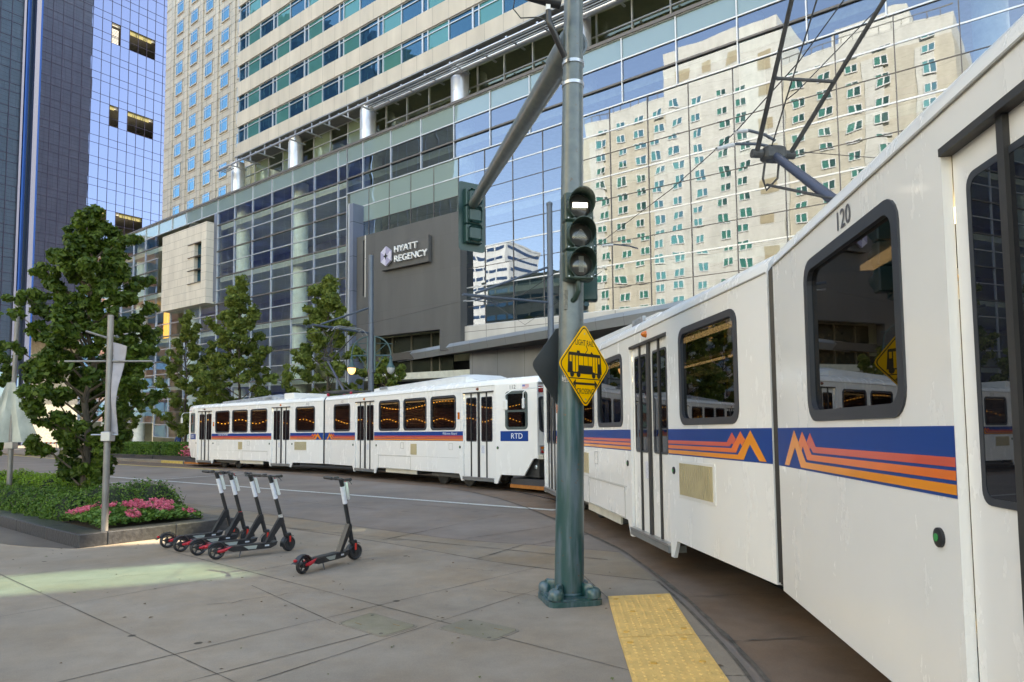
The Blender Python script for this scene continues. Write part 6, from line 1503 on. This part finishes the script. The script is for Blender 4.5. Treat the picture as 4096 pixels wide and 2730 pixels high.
# far hedges with kerb planter
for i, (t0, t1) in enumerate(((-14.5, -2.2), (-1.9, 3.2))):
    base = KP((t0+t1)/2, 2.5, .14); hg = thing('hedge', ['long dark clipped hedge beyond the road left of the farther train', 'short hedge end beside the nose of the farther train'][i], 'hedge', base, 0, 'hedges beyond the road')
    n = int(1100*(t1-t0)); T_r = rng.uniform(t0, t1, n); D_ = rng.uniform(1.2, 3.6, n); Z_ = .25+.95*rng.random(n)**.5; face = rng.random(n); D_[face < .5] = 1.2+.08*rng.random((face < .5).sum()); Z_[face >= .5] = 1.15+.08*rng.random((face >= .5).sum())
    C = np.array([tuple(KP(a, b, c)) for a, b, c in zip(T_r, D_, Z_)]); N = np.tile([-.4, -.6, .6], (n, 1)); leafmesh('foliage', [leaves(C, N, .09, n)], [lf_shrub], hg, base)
    MB().box(t0+.05, t1-.05, 1.26, 3.55, .1, 1.1, lambda a, b, c, base=base: KP(a, b, c)-base).build('dark_core', mat('shrub_inner', (0.012, 0.02, 0.008), 0.95), hg)  # solid near-black block inside the hedge leaves
    MB().box(t0-.1, t1+.1, .75, 1.1, .14, .4, lambda a, b, c, base=base: KP(a, b, c)-base).build('granite_kerb', granite, hg)
pk = np.array([tuple(KP(2.2+random.gauss(0, .5), 1.2+random.gauss(0, .12), .75+random.gauss(0, .22))) for _ in range(260)])
pf = leafmesh('flower_bed', [leaves(pk, np.tile([0, -1.0, .4], (260, 1)), .09, 260)+(0,)], [pinkm], None, KP(2.2, 1.2, .14)); tag(pf, 'small pink flowers at the end of the far hedge by the train nose', 'flowers', kind='stuff')

# ------------------------------------------------------------------ banner poles
polem2 = mat('galvanised_grey', (0.22, 0.205, 0.19), 0.5, metal=0.4, amt=0.2, scale=12, stretch=(1, 1, .3)); cloth = mat('banner_cloth', (0.34, 0.31, 0.32), 0.8, amt=0.12, scale=6)
b1 = Vector((-6.75, 11.4, .19)); bp1 = thing('banner_pole', 'grey metal banner pole with cross arms rising from the pink flowers', 'banner pole', b1, 0, 'banner poles')
MB().tube((0, 0, 0), (0.0, 0, 3.62), .052, .048, 18).build('shaft', polem2, bp1, True)
MB().tube((-.72, -.05, 2.84), (.70, .05, 2.84), .017, n=10).build('cross_arm', polem2, bp1, True)
MB().tube((-.28, -.22, 3.32), (.0, 0, 3.22), .02, n=10).build('short_arm', polem2, bp1, True)
MB().bbox(-.07, .09, -.08, .08, 1.50, 1.66, .01).build('clamp', steel, bp1); MB().tube((-.24, -.05, 1.61), (.16, .03, 1.61), .014, n=8).build('lower_arm', steel, bp1, True)
bn = MB(); n = 12; P = []
for i in range(n+1):
    f = i/n; z = 3.16-1.52*f; x1 = .22-.08*math.sin(f*2.6)-.09*f; P += [(.05-.16*max(0, f-.8)*4, .02*math.sin(f*9), z), (.05+(x1-.05)*.5, .05*math.sin(f*7+1), z-.02), (max(.06, x1+.06), .04*math.sin(f*8), z-.07+.05*f)]
P2 = [(p[0]+.004, p[1]+.008, p[2]) for p in P]; N = len(P)
bn.add(P+P2, [[3*i+j, 3*i+j+1, 3*i+j+4, 3*i+j+3] for i in range(n) for j in range(2)]+[[N+3*i+j, N+3*i+j+3, N+3*i+j+4, N+3*i+j+1] for i in range(n) for j in range(2)]); bn.build('banner', cloth, bp1, True)
b2 = PP(8.5, 1.2, .19); bp2 = thing('banner_pole', 'grey metal banner pole at the left edge carrying a pale flared banner', 'banner pole', b2, 0, 'banner poles')
MB().tube((0, 0, 0), (.05, 0, 5.3), .062, .05, 18).build('shaft', polem2, bp2, True); MB().tube((-.75, 0, 2.48), (.8, 0, 2.46), .02, n=8).build('cross_arm', polem2, bp2, True)
MB().bbox(-.1, .12, -.1, .1, 1.28, 1.45, .01).build('clamp', steel, bp2)
bn = MB(); n = 10; P = []
for i in range(n+1):
    f = i/n; z = 2.95-1.50*f; hw = .10+.55*f+.12*f*f
    for j in range(9): x = -1+2*j/8; P.append((x*hw+.02, -.10+.10*math.sin(x*7+f*2)*f, z-.10*(x*x)*f*.3))
P2 = [(p[0], p[1]+.008, p[2]) for p in P]; N = len(P)
bn.add(P+P2, [[9*i+j, 9*i+j+1, 9*i+j+10, 9*i+j+9] for i in range(n) for j in range(8)]+[[N+9*i+j, N+9*i+j+9, N+9*i+j+10, N+9*i+j+1] for i in range(n) for j in range(8)])
bn.build('banner', mat('pale_green_banner', (0.40, 0.42, 0.37), 0.8, amt=0.25, scale=4, stretch=(1, 1, .4)), bp2, True)

# ------------------------------------------------------------------ person far behind the hedge, seen from the back
def person(loc, rz):
    t = thing('person', 'person in a blue shirt walking away beyond the far hedge', 'person', loc, rz)
    me = bpy.data.meshes.new('body'); J = {'pel': (0, 0, .95), 'wai': (0, 0, 1.1), 'che': (0, 0, 1.32), 'nec': (0, 0, 1.5), 'hd0': (0, .01, 1.6), 'hd1': (0, .01, 1.72),
        'hl': (-.1, 0, .9), 'kl': (-.11, .06, .5), 'al': (-.11, -.04, .08), 'fl': (-.11, .12, .04), 'hr': (.1, 0, .9), 'kr': (.11, .0, .5), 'ar': (.11, -.12, .1), 'fr': (.11, .04, .04),
        'sl': (-.19, 0, 1.42), 'el': (-.25, -.02, 1.15), 'wl': (-.26, .08, .92), 'sr': (.19, 0, 1.42), 'er': (.25, -.04, 1.15), 'wr': (.25, .05, .92)}
    E_ = [('pel', 'wai'), ('wai', 'che'), ('che', 'nec'), ('nec', 'hd0'), ('hd0', 'hd1'), ('pel', 'hl'), ('hl', 'kl'), ('kl', 'al'), ('al', 'fl'), ('pel', 'hr'), ('hr', 'kr'), ('kr', 'ar'), ('ar', 'fr'), ('che', 'sl'), ('sl', 'el'), ('el', 'wl'), ('che', 'sr'), ('sr', 'er'), ('er', 'wr')]
    R_ = dict(pel=.14, wai=.14, che=.16, nec=.055, hd0=.09, hd1=.075, hl=.09, kl=.06, al=.04, fl=.035, hr=.09, kr=.06, ar=.04, fr=.035, sl=.065, el=.045, wl=.03, sr=.065, er=.045, wr=.03)
    ks = list(J); me.from_pydata([J[k] for k in ks], [(ks.index(a), ks.index(b)) for a, b in E_], [])
    o = bpy.data.objects.new('body', me); COL.objects.link(o); md = o.modifiers.new('skin', 'SKIN'); sk = me.skin_vertices[0].data
    for i, k in enumerate(ks): sk[i].radius = (R_[k], R_[k]*(.75 if k in ('che', 'wai', 'pel') else 1)); sk[i].use_root = (k == 'pel')
    o.modifiers.new('sub', 'SUBSURF').levels = 1; dg = bpy.context.evaluated_depsgraph_get(); m2 = bpy.data.meshes.new_from_object(o.evaluated_get(dg)); COL.objects.unlink(o); bpy.data.objects.remove(o)
    skin = mat('skin', (0.32, 0.18, 0.12), 0.6); shirt = mat('blue_shirt', (0.02, 0.06, 0.20), 0.8); pants = mat('grey_trousers', (0.10, 0.10, 0.11), 0.8); hair = mat('grey_hair', (0.16, 0.15, 0.15), 0.8)
    for M in (skin, shirt, pants, hair): m2.materials.append(M)
    for p in m2.polygons:
        c = p.center; p.material_index = 3 if c.z > 1.64 and c.y < .06 else (0 if c.z > 1.5 or (c.z < 1.02 and abs(c.x) > .2) else (1 if c.z > .98 else 2)); p.use_smooth = True
    b = bpy.data.objects.new('body', m2); COL.objects.link(b); b.parent = t
pp = P3(716, 1745, 52); person((pp.x, pp.y, .14), math.radians(20))
# distant construction fence and pale street beyond the left trees
fb_ = thing('barricade', 'white and orange striped barricade far down the street at the left edge', 'barricade', (-56, 82, 0), math.radians(-25))
MB().box(-2.4, 2.4, -.03, .03, .75, 1.0).build('board', white, fb_); s_ = MB()
for i in range(6): s_.prism([(-2.3+.8*i, .75), (-2.0+.8*i, .75), (-1.8+.8*i, 1.0), (-2.1+.8*i, 1.0)], .03, .035, lambda a, b, d: (a, -d, b))
s_.build('stripe', mat('barricade_orange', (0.7, 0.12, 0.02), 0.5), fb_); 
for x in (-2.2, 0, 2.2): MB().box(x-.04, x+.04, -.25, .25, 0, .06).box(x-.03, x+.03, -.03, .03, .06, .75).build('leg', grey, fb_)
